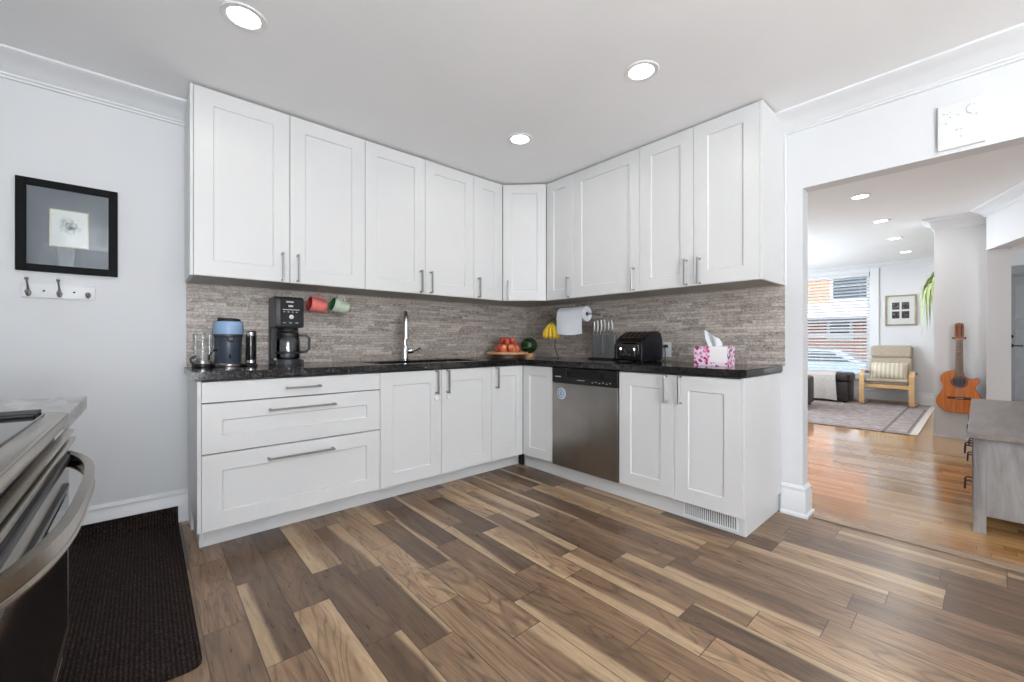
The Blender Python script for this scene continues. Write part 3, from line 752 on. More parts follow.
wall_unit('white two-door wall unit directly above the sink faucet', (1.1124, YU, 0), 0, w, [('door', 0, m, U0, U1, (m-0.042, hz, 0.165, True)), ('door', m, w, U0, U1, (m+0.042, hz, 0.165, True))], dU)
w = 2.3302-2.0223
wall_unit('narrow white wall unit left of the angled corner unit', (2.0223, YU, 0), 0, w, [('door', 0, w, U0, U1, (0.042, hz, 0.165, True))], dU)
# angled corner unit
yv = 2.4915
t = thing('wall_unit', 'angled white wall unit filling the corner above the fruit', 'wall cabinet', (2.3302, YU, 0), 0, 'white wall units')
cx, cy = XU-2.3302, yv-YU; dl = math.hypot(cx, cy); an = math.atan2(cy, cx); nx, ny = -math.sin(an)*0.021, math.cos(an)*0.021
poly = [(0.001+nx*0.6, ny+0.003), (cx+nx, cy+ny), (cx+0.021, cy+0.001), (WX-2.3302-0.003, cy+0.001), (WX-2.3302-0.003, dU-0.002), (0.001, dU-0.002), (0.001, 0.021)]
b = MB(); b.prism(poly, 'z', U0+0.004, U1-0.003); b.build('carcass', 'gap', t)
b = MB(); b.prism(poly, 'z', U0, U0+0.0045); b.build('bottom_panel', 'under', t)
b = MB(); shaker(b, 0.004, U0+G, dl-0.008, U1-U0-2*G, fw=0.075); b.move(Matrix.Rotation(an, 4, 'Z')); dd = b.build('door', 'cab', t)
b = pull(0.05, hz, 0.165); b.move(Matrix.Rotation(an, 4, 'Z')); b.build('handle', 'nickel', dd)
w = 2.4915-2.1941
wall_unit('narrow white wall unit right of the angled corner unit', (XU, 2.4915, 0), RT, w, [('door', 0, w, U0, U1, (w-0.042, hz, 0.165, True))], dR)
w = 2.1941-1.587
wall_unit('wide single-door white wall unit above the knives and dishwasher', (XU, 2.1941, 0), RT, w, [('door', 0, w, U0, U1, (w-0.042, hz, 0.165, True))], dR)
w = 1.587-0.8238; m = 1.587-1.2037
t = wall_unit('white two-door wall unit at the right end above the tissue box', (XU, 1.587, 0), RT, w, [('door', 0, m, U0, U1, (m-0.042, hz, 0.165, True)), ('door', m, w, U0, U1, (m+0.042, hz, 0.165, True))], dR)
b = MB(); b.box(w, 0.003, U0, w+0.014, dR-0.003, U1, 0.001); b.build('side_panel', 'cab', t)

# worktop (L shape with the sink cut out) and sink
C0, C1 = 0.8765, 0.9175
SX0, SX1, SY0, SY1 = 1.17, 2.00, 2.62, 2.965
b = MB()
yf, xf, xl, yr = 2.522, 2.354, 0.170, 0.815
bm2 = bmesh.new()
def gridslab(bm2):
    xs = [xl, SX0, SX1, xf, WX-0.011]; ys = [yr, yf, SY0, SY1, WY-0.011]
    cells = set()
    for i in range(4):
        for j in range(4):
            if i == 1 and j == 2: continue
            if j == 0 and i < 3: continue
            cells.add((i, j))
    V = {}
    def v(i, j, z):
        if (i, j, z) not in V: V[(i, j, z)] = bm2.verts.new((xs[i], ys[j], z))
        return V[(i, j, z)]
    for (i, j) in cells:
        bm2.faces.new([v(i, j, C1), v(i+1, j, C1), v(i+1, j+1, C1), v(i, j+1, C1)])
        bm2.faces.new([v(i, j, C0), v(i, j+1, C0), v(i+1, j+1, C0), v(i+1, j, C0)])
        for (di, dj, p, q) in ((-1, 0, (i, j), (i, j+1)), (1, 0, (i+1, j), (i+1, j+1)), (0, -1, (i, j), (i+1, j)), (0, 1, (i, j+1), (i+1, j+1))):
            if (i+di, j+dj) not in cells: bm2.faces.new([v(*p, C0), v(*q, C0), v(*q, C1), v(*p, C1)])
    bmesh.ops.recalc_face_normals(bm2, faces=bm2.faces)
    cor = [e for e in bm2.edges if all(abs(q.co.x-xf) < 1e-4 and abs(q.co.y-yr) < 1e-4 or abs(q.co.x-xl) < 1e-4 and abs(q.co.y-yf) < 1e-4 for q in e.verts)]
    bmesh.ops.bevel(bm2, geom=cor, offset=0.02, segments=4, affect='EDGES')
    es = [e for e in bm2.edges if e.is_manifold and e.calc_face_angle(0) > 0.6]
    bmesh.ops.bevel(bm2, geom=es, offset=0.004, segments=2, affect='EDGES')
gridslab(bm2); b._add(bm2)
tag(b.build('worktop', 'granite'), 'speckled black granite L-shaped worktop', 'countertop')
b = MB()
def basin(b, x0, x1, y0, y1, z0, z1, t=0.003):
    b.box(x0, y0, z0, x1, y0+t, z1); b.box(x0, y1-t, z0, x1, y1, z1); b.box(x0, y0+t, z0, x0+t, y1-t, z1); b.box(x1-t, y0+t, z0, x1, y1-t, z1); b.box(x0+t, y0+t, z0, x1-t, y1-t, z0+t)
st = thing('sink', 'dark undermount double sink set into the worktop', 'sink', (0, 0, 0))
M['sink_black'] = mat('sink_composite', (44, 42, 42), 0.35)
basin(b, SX0-0.004, 1.60, SY0-0.004, SY1+0.004, 0.69, C0-0.0005); b.build('basin', 'sink_black', st); b = MB(); basin(b, 1.602, SX1+0.004, SY0-0.004, SY1+0.004, 0.69, C0-0.0005)
b.build('basin', 'sink_black', st)
for q in (1.385, 1.80):
    b = MB(); b.cyl((q, 2.79, 0.6935), 0.042, 0.003); b.build('drain', 'steel', st)

# stone splashbacks
b = MB(); b.box(0.182, WY-0.010, C1-0.002, WX-0.0105, WY-0.0005, U0+0.003); tag(b.build('stone_backsplash', 'stone_left'), 'grey-brown strip stone backsplash behind the sink and coffee makers', 'backsplash')
b = MB(); b.box(WX-0.010, 0.806, C1-0.002, WX-0.0005, WY-0.0005, U0+0.003); tag(b.build('stone_backsplash', 'stone_right'), 'grey strip stone backsplash behind the toaster and tissue box', 'backsplash')

# ------------------------------------------------------------------ faucet
t = thing('faucet', 'chrome pull-down kitchen faucet with side lever behind the sink', 'faucet', (1.545, 3.03, C1), math.radians(-25))
b = MB(); b.lathe([(0.033, 0), (0.033, 0.008), (0.028, 0.014), (0.027, 0.10), (0.021, 0.118), (0.016, 0.124)], n=24); b.build('body', 'chrome', t)
b = MB(); pts = [(0, 0, 0.11), (0, 0, 0.26)]+[(0, -0.085+0.085*math.cos(a), 0.29+0.085*math.sin(a)) for a in [k*PI/10 for k in range(0, 10)]]+[(0, -0.168, 0.30)]
b.tube(pts, 0.015, 12); b.build('spout', 'chrome', t)
b = MB(); b.lathe([(0.0155, 0.31), (0.018, 0.295), (0.023, 0.205), (0.026, 0.185), (0.026, 0.172), (0.02, 0.168)], (0, -0.17, 0), 20); b.build('spray_head', 'chrome', t)
b = MB(); b.lathe([(0.020, 0), (0.022, 0.01), (0.020, 0.035), (0.013, 0.05)], (0.02, 0, 0.075), 16, 'x'); b.tube([(0.055, 0, 0.075), (0.085, -0.01, 0.083), (0.12, -0.02, 0.098)], [0.012, 0.010, 0.008], 10); b.build('lever', 'chrome', t)

# ------------------------------------------------------------------ pod coffee machine with clear tank
t = thing('pod_coffee_machine', 'compact pod coffee machine with pale blue head and clear tank', 'coffee machine', (0.306, 2.950, C1))
b = MB()
b.lathe([(0.066, 0.018), (0.067, 0.02), (0.070, 0.145), (0.071, 0.172), (0.071, 0.178)], (0.073, 0.10, 0), 32); b.box(0.01, 0.10, 0.005, 0.136, 0.185, 0.178, 0.012, seg=2); b.build('body', 'navy', t)
b = MB(); b.lathe([(0.06, 0.0), (0.078, 0.0), (0.080, 0.006), (0.080, 0.014), (0.074, 0.02), (0.0, 0.02)], (0.073, 0.072, 0), 32); b.build('drip_tray', 'steel', t)
b = MB(); b.lathe([(0.0, 0.192), (0.074, 0.192), (0.076, 0.196), (0.077, 0.255), (0.070, 0.270), (0.052, 0.276), (0, 0.276)], (0.073, 0.10, 0), 36); b.box(0.004, 0.10, 0.195, 0.142, 0.19, 0.262, 0.012, seg=2); b.build('head', 'sky_blue', t)
b = MB(); b.lathe([(0.0715, 0.176), (0.0755, 0.18), (0.0755, 0.194), (0.07, 0.196)], (0.073, 0.10, 0), 36); b.box(0.055, 0.012, 0.15, 0.092, 0.06, 0.18, 0.006); b.build('collar', 'charcoal', t)
b = MB(); b.tube([(0.02, 0.10, 0.266), (0.022, 0.075, 0.281), (0.05, 0.052, 0.284), (0.096, 0.052, 0.284), (0.124, 0.075, 0.281), (0.126, 0.10, 0.266)], 0.008, 8); b.ball((0.026, 0.07, 0.283), 0.012); b.build('lever', 'black', t)
b = MB(); b.box(0.066, 0.0285, 0.05, 0.078, 0.034, 0.072, 0.003); b.build('brew_button', 'black_gloss', t)
b = MB()
b.lathe([(0.046, 0.04), (0.047, 0.19), (0.0495, 0.193)], (-0.054, 0.10, 0), 28, caps=False); b.lathe([(0.0, 0.04), (0.046, 0.04)], (-0.054, 0.10, 0), 28, caps=False); tk = b.build('water_tank', 'glass', t, 'clear cylindrical water tank')
b = MB(); b.lathe([(0, 0), (0.05, 0), (0.052, 0.005), (0.052, 0.014), (0.048, 0.02), (0, 0.02)], (-0.054, 0.10, 0), 28); b.build('tank_base', 'black', tk)
b = MB(); b.lathe([(0, 0.02), (0.047, 0.02), (0.048, 0.038), (0, 0.04)], (-0.054, 0.10, 0), 28); b.build('tank_collar', 'steel', tk)
b = MB(); b.tube([(-0.028, 0.06, 0.04), (-0.026, 0.055, 0.07), (-0.005, 0.05, 0.096), (0.012, 0.06, 0.10)], 0.0045, 8); b.build('tank_arm', 'black', tk); b = MB(); b.tube([(-0.101, 0.09, 0.06), (-0.113, 0.085, 0.05), (-0.110, 0.085, 0.03), (-0.10, 0.09, 0.02)], 0.005, 8); b.build('tank_bracket', 'black', tk)
# milk frother
t = thing('milk_frother', 'slim black milk frother with silver lid right of the blue machine', 'milk frother', (0.484, 2.975, C1))
b = MB(); b.box(-0.027, -0.02, 0, 0.036, 0.06, 0.012, 0.004); b.box(0.012, 0.03, 0.012, 0.036, 0.06, 0.215, 0.004); b.build('stand', 'black', t)
b = MB(); b.lathe([(0, 0.012), (0.026, 0.012), (0.027, 0.02), (0.025, 0.17), (0.025, 0.182)], n=26); b.build('jug', 'black_gloss', t)
b = MB(); b.lathe([(0.025, 0.182), (0.026, 0.185), (0.0255, 0.205), (0.018, 0.212), (0, 0.213)], n=26); b.build('lid', 'chrome', t); b = MB(); b.lathe([(0.0275, 0.018), (0.029, 0.02), (0.029, 0.034), (0.0272, 0.036)], n=26, caps=False); b.build('base_ring', 'chrome', t)

# drip coffee maker
t = thing('drip_coffee_maker', 'tall black drip coffee maker with glass carafe', 'coffee maker', (0.611, 2.945, C1))
W_ = 0.168
b = MB(); b.prism([(0.0, 0.0), (0.19, 0.0), (0.19, 0.425), (0.18, 0.438), (0.02, 0.438), (0.0, 0.42), (0.0, 0.25), (0.012, 0.24), (0.13, 0.24), (0.13, 0.03), (0.0, 0.03)], 'x', 0.0, W_, 0.004); b.build('housing', 'charcoal', t)
b = MB(); b.box(0.030, -0.004, 0.256, W_-0.008, 0.003, 0.428, 0.003); pn = b.build('control_panel', 'panel_black', t)
b = MB(); b.box(0.062, -0.0055, 0.400, 0.105, -0.0035, 0.409); b.box(0.042, -0.0055, 0.352, 0.140, -0.0035, 0.357)
for k in range(4): b.box(0.046+k*0.024, -0.0055, 0.338, 0.056+k*0.024, -0.0035, 0.342)
b.box(0.075, -0.0055, 0.372, 0.102, -0.0035, 0.384)
for k in range(3): b.box(0.044+k*0.036, -0.0055, 0.268, 0.060+k*0.036, -0.0035, 0.272)
b.build('panel_print', 'display', pn)
b = MB(); b.lathe([(0, -0.018), (0.014, -0.018), (0.017, -0.013), (0.017, -0.003)], (0.090, 0, 0.308), 22, 'y'); b.build('dial', 'chrome', pn)
b = MB(); b.lathe([(0.06, 0.214), (0.05, 0.238), (0.03, 0.246), (0, 0.246)], (0.083, 0.055, 0), 28); b.build('filter_basket', 'black', t)
b = MB(); b.lathe([(0, 0), (0.078, 0), (0.08, 0.006), (0.08, 0.030), (0.074, 0.036), (0, 0.036)], (0.083, 0.045, 0), 32); b.build('warming_plate', 'charcoal', t)
cx_, cy_ = 0.083, 0.043
b = MB(); b.lathe([(0, 0.037), (0.064, 0.037), (0.070, 0.045), (0.072, 0.08), (0.072, 0.14), (0.070, 0.168), (0.063, 0.18)], (cx_, cy_, 0), 32, caps=False); ca = b.build('carafe', 'smoke', t, 'smoky glass carafe')
b = MB(); b.lathe([(0.064, 0.178), (0.066, 0.182), (0.064, 0.205), (0.03, 0.213), (0, 0.213)], (cx_, cy_, 0), 28); b.build('carafe_lid', 'black', ca); b = MB(); b.lathe([(0.0725, 0.07), (0.0745, 0.072), (0.0745, 0.084), (0.0735, 0.086)], (cx_, cy_, 0), 28, caps=False); b.build('carafe_band', 'black', ca)
b = MB(); b.tube([(cx_+0.06, cy_-0.02, 0.19), (cx_+0.10, cy_-0.035, 0.188), (cx_+0.118, cy_-0.042, 0.17), (cx_+0.116, cy_-0.042, 0.10), (cx_+0.10, cy_-0.035, 0.082), (cx_+0.07, cy_-0.02, 0.08)], 0.008, sq=(0.024, 0.015)); b.build('carafe_handle', 'black', ca)
b = MB(); b.box(-0.004, 0.01, 0.03, 0.012, 0.03, 0.045, 0.003); b.build('side_clip', 'steel', t)

# mugs on hooks under the wall unit
def hook(x, y, label):
    b = MB(); b.cyl((0, 0, -0.003), 0.008, 0.003); b.tube([(0, 0, 0), (0, 0, -0.022)]+[(0.0, 0.011*math.sin(a), -0.033+0.011*math.cos(a)) for a in [k*PI/8 for k in range(0, 12)]], 0.0016, 8)
    return tag(b.build('cup_hook', 'brass'), label, 'hook', 'brass cup hooks under the left wall unit', (x, y, U0))
hook(0.874, 2.95, 'brass cup hook holding the red mug'); hook(1.026, 2.95, 'brass cup hook holding the mint mug')
def mug(name, loc, rot, label, mo, mi_, r=0.049, h=0.106):
    t = thing('mug', label, 'mug', loc, 0, 'mugs hanging under the wall unit', rot)
    # mug axis along local -x (opening at -x), handle towards +z; the origin is the top of the handle
    H = -(r+0.026)
    b = MB(); b.lathe([(0, h/2), (r*0.80, h/2), (r*0.88, h/2-0.006), (r*0.95, 0), (r*1.02, -h/2), (r*0.94, -h/2)], (0, 0, H), 28, 'x', caps=False)
    b.lathe([(r*0.94, -h/2), (r*0.88, h/2-0.010), (0, h/2-0.008)], (0, 0, H), 28, 'x', 1, caps=False); b.build('cup', [mo, mi_], t)
    b = MB(); b.tube([(-0.022, 0, H+r*0.97), (-0.026, 0, H+r+0.014), (-0.012, 0, H+r+0.0235), (0.008, 0, H+r+0.0235), (0.024, 0, H+r+0.011), (0.026, 0, H+r*0.88)], 0.0048, 10); b.build('handle', mo, t)
    return t
mug('m', (0.876, 2.95, U0-0.037), (0, math.radians(9), math.radians(4)), 'coral red mug hanging by its handle next to the coffee maker', 'ceramic_red', 'ceramic_red_in')
mug('m', (1.028, 2.95, U0-0.037), (0, math.radians(14), math.radians(4)), 'pale mint mug with green inside hanging right of the red one', 'ceramic_mint', 'ceramic_green_in')

# ------------------------------------------------------------------ fruit
bx_, by_ = 2.46, 2.84
t = thing('serving_board', 'round wooden serving board on a foot carrying red apples', 'serving board', (bx_, by_, C1))
b = MB(); b.lathe([(0, 0.034), (0.182, 0.034), (0.187, 0.038), (0.187, 0.050), (0.183, 0.054), (0, 0.054)], n=44); b.build('plate', 'wood_board', t)
b = MB(); b.lathe([(0.15, 0), (0.155, 0.004), (0.150, 0.034)], n=36); b.build('foot', mat('dark_walnut', (78, 52, 38), 0.5, stretch=(1, 9, 1)), t)
def make_apple():
    t = thing('apple', 'one of the red apples heaped on the round wooden board', 'apple', (0, 0, 0), 0, 'apples on the round board')
    b = MB(); R_ = 0.039
    prof = [(0.0, -0.026), (0.010, -0.031), (0.020, -0.034), (0.030, -0.029), (0.037, -0.014), (R_, 0.004), (0.036, 0.020), (0.027, 0.031), (0.016, 0.034), (0.007, 0.029), (0.0, 0.023)]
    b.lathe(prof, n=22, caps=False); b.build('flesh', 'apple', t)
    b = MB(); b.tube([(0, 0, 0.022), (0.001, 0, 0.034), (0.004, 0.001, 0.044)], 0.0016, 6); b.build('stem', 'stem', t)
    return t
ap0 = make_apple(); zb = C1+0.054+0.0335
lay = [(0.079*math.cos(k*PI/3), 0.079*math.sin(k*PI/3), 0) for k in range(6)]+[(0, 0, 0)]
lay += [(0.046*math.cos(k*2*PI/3+0.5), 0.046*math.sin(k*2*PI/3+0.5), 0.0635) for k in range(3)]
first = True
for (ax, ay, az) in lay:
    a = ap0 if first else copy_thing(ap0); first = False
    ca_, sa_ = math.cos(-0.72), math.sin(-0.72)
    ax2, ay2 = ax*ca_-ay*sa_, ax*sa_+ay*ca_
    a.location = (bx_+ax2, by_+ay2, zb+az); a.rotation_euler = (random.uniform(-0.3, 0.3) if az else 0.0, random.uniform(-0.3, 0.3) if az else 0.0, random.uniform(0, 6))
t = thing('melon_stand', 'small wooden stand under the watermelon', 'stand', (2.76, 2.87, C1))
b = MB(); b.lathe([(0.052, 0), (0.056, 0.004), (0.05, 0.026), (0.06, 0.032), (0.056, 0.036), (0, 0.034)], n=28); b.build('bowl', 'wood_board', t)
t = thing('watermelon', 'small round dark green striped watermelon in the corner', 'watermelon', (2.76, 2.87, C1+0.034+0.076))
b = MB(); b.ball((0, 0, 0), 0.077, 1.05, 1.05, 1.0, 32); b.build('rind', 'melon', t)
b = MB(); b.tube([(0.02, -0.03, 0.066), (0.022, -0.034, 0.076), (0.03, -0.036, 0.082)], 0.003, 6); b.build('stem', 'stem', t)
# banana stand
t = thing('banana_stand', 'thin wire banana stand with round base', 'banana stand', (2.80, 2.592, C1))
b = MB(); b.lathe([(0, 0), (0.072, 0), (0.075, 0.003), (0.070, 0.007), (0, 0.008)], n=30); b.build('base', 'steel', t)
b = MB(); pts = [(0.05, -0.02, 0.006), (0.035, -0.012, 0.04), (0.018, -0.004, 0.10), (0.03, 0.0, 0.20), (0.045, 0.0, 0.28), (0.04, 0.0, 0.335), (0.015, 0.0, 0.357), (-0.012, 0.002, 0.355), (-0.024, 0.002, 0.342), (-0.02, 0.002, 0.334)]
b.tube(pts, 0.004, 8); b.build('hook', 'bronze', t)
t = thing('banana_bunch', 'bunch of yellow bananas with green tips hanging from the wire stand', 'bananas', (2.776, 2.594, C1+0.335))
b = MB(); b.tube([(0, 0, 0.012), (0, 0, -0.014)], [0.007, 0.011], 8); b.build('crown', 'stem', t)
for k, a in enumerate((-2.55, -2.0, -1.45, -2.9, -0.95)):
    dx, dy = math.cos(a-0.55), math.sin(a-0.55)
    b = MB(); pts = []; rs = []
    for i in range(11):
        s = i/10; ph = s*2.1
        rad = 0.066*math.sin(ph)+0.006; zz = -0.01-0.155*s**0.92
        pts.append((dx*rad, dy*rad, zz)); rs.append(0.005+0.0125*math.sin(min(1, s*1.25)*PI/2) if s < 0.85 else 0.0175-(s-0.85)*0.085)
    b.tube(pts, rs, 9); b.build('banana', 'banana', t)

# ------------------------------------------------------------------ paper towel, knives, toaster, outlet, tissues
TY, TZ = 2.362, U0-0.118
t = thing('paper_towel_holder', 'wall-mounted holder arms carrying the paper towel roll', 'towel holder', (2.82, TY, TZ))
for q in (-0.158, 0.158):
    b = MB(); b.box(-0.012, q-0.003, -0.006, 0.169, q+0.003, 0.006, 0.001); b.box(0.165, q-0.008, -0.012, 0.169, q+0.008, 0.012, 0.001); b.build('arm', 'nickel', t)
b = MB(); b.cyl((0, -0.1545, 0), 0.0085, 0.309, 'y'); b.build('rod', 'charcoal', t)
t = thing('paper_towel_roll', 'white paper towel roll with a sheet hanging down', 'paper towel', (2.82, TY, TZ))
b = MB(); b.lathe([(0.0195, -0.145), (0.064, -0.145), (0.0655, -0.143), (0.0655, 0.143), (0.062, 0.145), (0.0195, 0.145), (0.0195, -0.145)], n=40, axis='y', caps=False); b.build('roll', 'paper', t)
b = MB(); b.lathe([(0.0192, -0.146), (0.0192, 0.146), (0.0165, 0.146), (0.0165, -0.146), (0.0192, -0.146)], n=28, axis='y', caps=False); b.build('core', mat('cardboard', (150, 130, 108), 0.9), t)
rows = []
for i in range(15):
    s = i/14
    if i < 5: a = PI*0.62+(PI*0.40)*(i/4); px, pz = 0.0666*math.cos(a), 0.0666*math.sin(a)
    else:
        q = (i-4)/10; px, pz = -0.0666-0.010*math.sin(q*2.2)+0.006*q, -0.004-0.165*q
    rows.append([(px+0.006*math.sin(j*0.7)*s*s, -0.143+j*0.0286, pz-0.012*(s**3)*math.sin(j/10*PI)) for j in range(11)])
b = MB(); b.grid(rows, thick=0.0012); b.build('hanging_sheet', 'paper', t)

t = thing('knife_stand', 'upright clear knife stand on a black base', 'knife block', (2.87, 2.075, C1), RT)
b = MB(); b.box(-0.125, -0.06, 0, 0.125, 0.06, 0.014, 0.003); b.build('base', 'black', t)
for q in (-0.030, 0.026):
    b = MB(); b.box(-0.11, q, 0.014, 0.11, q+0.004, 0.205, 0.001); b.build('panel', 'acrylic', t)
b = MB(); b.box(-0.105, -0.006, 0.014, 0.105, 0.006, 0.19, 0.002); b.build('core', mat('white_core', (206, 206, 206), 0.4), t)
for i, (kx, bl, bw, hl) in enumerate(((-0.092, 0.15, 0.030, 0.105), (-0.057, 0.17, 0.026, 0.112), (-0.020, 0.18, 0.032, 0.118), (0.014, 0.18, 0.028, 0.118), (0.050, 0.17, 0.026, 0.112), (0.084, 0.16, 0.026, 0.108))):
    pl = ('leftmost', 'second from left', 'third from left', 'fourth from left', 'fifth from left', 'rightmost')[i]
    k = thing('knife', 'steel-handled kitchen knife, %s in the clear stand' % pl, 'knife', (2.87, 2.075, C1), RT, 'knives in the clear stand')
    b = MB(); z1_ = 0.212; b.prism([(kx-bw/2, z1_), (kx+bw/2, z1_), (kx+bw/2, z1_-bl*0.7), (kx+bw*0.1, z1_-bl), (kx-bw/2, z1_-bl*0.96)], 'y', -0.0165, -0.0145); b.build('blade', 'blade_steel', k)
    b = MB(); b.tube([(kx-0.004, -0.0155, z1_-0.004), (kx-0.003, -0.0155, z1_+0.02), (kx, -0.0155, z1_+hl*0.6), (kx-0.003, -0.0155, z1_+hl)], [0.007, 0.0085, 0.0105, 0.0085], 10); b.build('handle', 'chrome', k)

t = thing('toaster', 'black and copper-edged four-slot toaster', 'toaster', (2.655, 1.835, C1), RT)
TW, TD, TH = 0.238, 0.285, 0.226
side = [(0.0, 0.020), (0.012, 0.008), (TD-0.012, 0.008), (TD, 0.020), (TD, TH-0.06), (TD-0.02, TH-0.014), (TD-0.07, TH), (TD-0.13, TH-0.004), (0.055, 0.176), (0.02, 0.150), (0.004, 0.125)]
def sc(poly, k): 
    cx0, cz0 = TD/2, TH/2
    return [(cx0+(a-cx0)*k, cz0+(c-cz0)*k) for a, c in poly]
b = MB(); b.prism(side, 'x', 0.028, TW-0.028, 0.003); b.build('shell', 'black_gloss', t)
for q in (0.0, TW-0.0285):
    b = MB(); b.prism(sc(side, 1.02), 'x', q, q+0.0285, 0.008, seg=3); b.build('end_panel', 'blue_black', t)
b = MB()
sl = Vector((TD-0.13-0.055, TH-0.004-0.176)); ln_ = sl.length; sd = sl/ln_; sn = Vector((-sd.y, sd.x))
def slope_box(b, xa, xb, s0, s1, lift, mi=0):
    p0 = Vector((0.055, 0.176)); q = [p0+sd*s0-sn*0.002, p0+sd*s1-sn*0.002, p0+sd*s1+sn*lift, p0+sd*s0+sn*lift]
    b.prism([tuple(v_) for v_ in q], 'x', xa, xb, 0, mi)
copper = mat('dark_copper', (118, 84, 66), 0.28, 0.9)
for k in range(5): xa = 0.032+k*0.0405; slope_box(b, xa, xa+0.012, 0.0, ln_*0.98, 0.003)
slope_box(b, 0.03, TW-0.03, -0.006, 0.012, 0.003)
b.build('slot_ribs', copper, t)
b = MB()
for k in range(4): slope_box(b, 0.045+k*0.0405, 0.0715+k*0.0405, 0.014, ln_*0.97, 0.0006)
b.build('slots', mat('slot_black', (8, 8, 8), 0.7), t)
b = MB(); b.box(0.03, -0.002, 0.118, TW-0.03, 0.006, 0.124, 0.001); b.box(0.06, -0.002, 0.142, TW-0.06, 0.03, 0.146, 0.001); b.build('trim_line', copper, t)
for q in (0.062, TW-0.062):
    b = MB(); b.box(q-0.011, -0.018, 0.085, q+0.011, 0.006, 0.103, 0.004); b.box(q-0.003, -0.002, 0.04, q+0.003, 0.004, 0.085); b.build('lever', 'chrome', t)
for q in (0.095, TW-0.095):
    b = MB(); b.lathe([(0, -0.012), (0.010, -0.012), (0.012, -0.008), (0.012, 0.004)], (q, 0, 0.052), 18, 'y'); b.lathe([(0, -0.006), (0.006, -0.006), (0.006, 0.004)], (q, 0, 0.088), 14, 'y'); b.build('dial', 'chrome', t)
for q in ((0.03, 0.04), (TW-0.03, 0.04), (0.03, TD-0.04), (TW-0.03, TD-0.04)):
    b = MB(); b.cyl((q[0], q[1], 0.0), 0.01, 0.012); b.build('foot', 'black', t)
t = thing('wall_outlet', 'white wall outlet on the backsplash beside the toaster', 'outlet', (WX-0.0105, 1.583, 0.948), RT)
b = MB(); b.box(-0.035, -0.006, 0, 0.035, 0, 0.115, 0.003); b.build('cover_plate', 'white_plastic', t)
b = MB(); b.box(-0.017, -0.008, 0.012, 0.017, -0.005, 0.052, 0.004); b.build('socket', 'paper', t); b = MB(); b.box(-0.017, -0.008, 0.063, 0.017, -0.005, 0.103, 0.004); b.build('socket', 'paper', t)
t = thing('power_plug', 'black plug and cord of the toaster in the wall outlet', 'plug', (WX-0.0185, 1.583, 1.031), RT)
b = MB(); b.box(-0.012, -0.035, -0.012, 0.012, 0, 0.012, 0.004); b.build('plug_body', 'black', t)
b = MB(); b.tube([(0, -0.033, 0), (0.004, -0.040, -0.004), (0.008, -0.043, -0.025), (0.008, -0.038, -0.07), (0.002, -0.03, -0.102), (-0.02, -0.02, -0.1095)], 0.0035, 8); b.build('cord', 'black', t)

t = thing('tissue_box', 'floral pink and purple tissue box near the right end', 'tissue box', (2.605, 1.199, C1), RT)
b = MB(); b.box(0, 0, 0, 0.200, 0.115, 0.119, 0.0015); b.build('carton', 'tissue_box', t)
b = MB(); rows = []
for i in range(7):
    s = i/6; r = []
    for j in range(9):
        q = j/8; hw = 0.040+0.024*s-0.030*max(0, s-0.45)*1.2; cxx = 0.105-0.014*s
        top = 0.119+s*(0.105-0.055*q) 
        r.append((cxx+(q-0.5)*2*hw, 0.06+0.014*math.sin(q*7.0)*(1-0.4*s)-0.02*s, top-0.001))
    rows.append(r)
b.grid(rows, thick=0.0012); b.build('tissue', 'tissue', t)

# ------------------------------------------------------------------ left wall: picture, hook rail, door mat
t = thing('framed_picture', 'black framed floral sketch with grey mat on the left wall', 'picture', (-0.299, WY, 1.655))
def frame(mb, hw, hh, fw, d, bev=0.002):
    mb.box(-hw, -d, -hh, -hw+fw, 0, hh, bev); mb.box(hw-fw, -d, -hh, hw, 0, hh, bev); mb.box(-hw+fw, -d, -hh, hw-fw, 0, -hh+fw, bev); mb.box(-hw+fw, -d, hh-fw, hw-fw, 0, hh, bev)
b = MB(); frame(b, 0.183, 0.233, 0.036, 0.022); b.build('frame', 'black_frame', t)
b = MB(); b.box(-0.148, -0.008, -0.198, 0.148, -0.001, 0.198); b.build('mat_board', 'mat_grey', t)
b = MB(); frame(b, 0.0705, 0.0965, 0.005, 0.0095, 0.0005); b.build('inner_bevel', 'champagne', t)
b = MB(); b.box(-0.066, -0.0088, -0.092, 0.066, -0.007, 0.092); b.build('print', 'sketch', t)
b = MB(); b.box(-0.147, -0.014, -0.197, 0.147, -0.012, 0.197); b.build('glass', 'glass', t)
t = thing('coat_hook_rail', 'white coat rail with three silver hooks below the black picture', 'coat hooks', (-0.333, WY, 1.325))
b = MB(); b.box(-0.130, -0.016, -0.037, 0.130, 0, 0.037, 0.004, seg=2); b.build('backboard', 'trim', t)
for hx in (-0.106, 0.0, 0.103):
    b = MB(); b.ball((hx, -0.018, -0.012), 0.014, 0.8, 0.4, 1.2, 14)
    b.tube([(hx, -0.018, -0.018), (hx, -0.038, -0.026), (hx, -0.046, -0.012)], 0.0045, 8); b.ball((hx, -0.047, -0.008), 0.0085, n=14)
    if hx < 0.1: b.tube([(hx, -0.018, 0.0), (hx-0.001, -0.026, 0.022), (hx-0.002, -0.040, 0.042), (hx-0.002, -0.048, 0.052)], [0.006, 0.004, 0.004, 0.004], 8); b.ball((hx-0.002, -0.049, 0.055), 0.008, n=14)
    b.build('hook', 'nickel', t)
for hx in (-0.054, 0.052):
    b = MB(); b.lathe([(0, -0.0175), (0.004, -0.0172), (0.005, -0.0155)], (hx, 0, 0.0), 12, 'y'); b.build('screw', 'bronze', t)
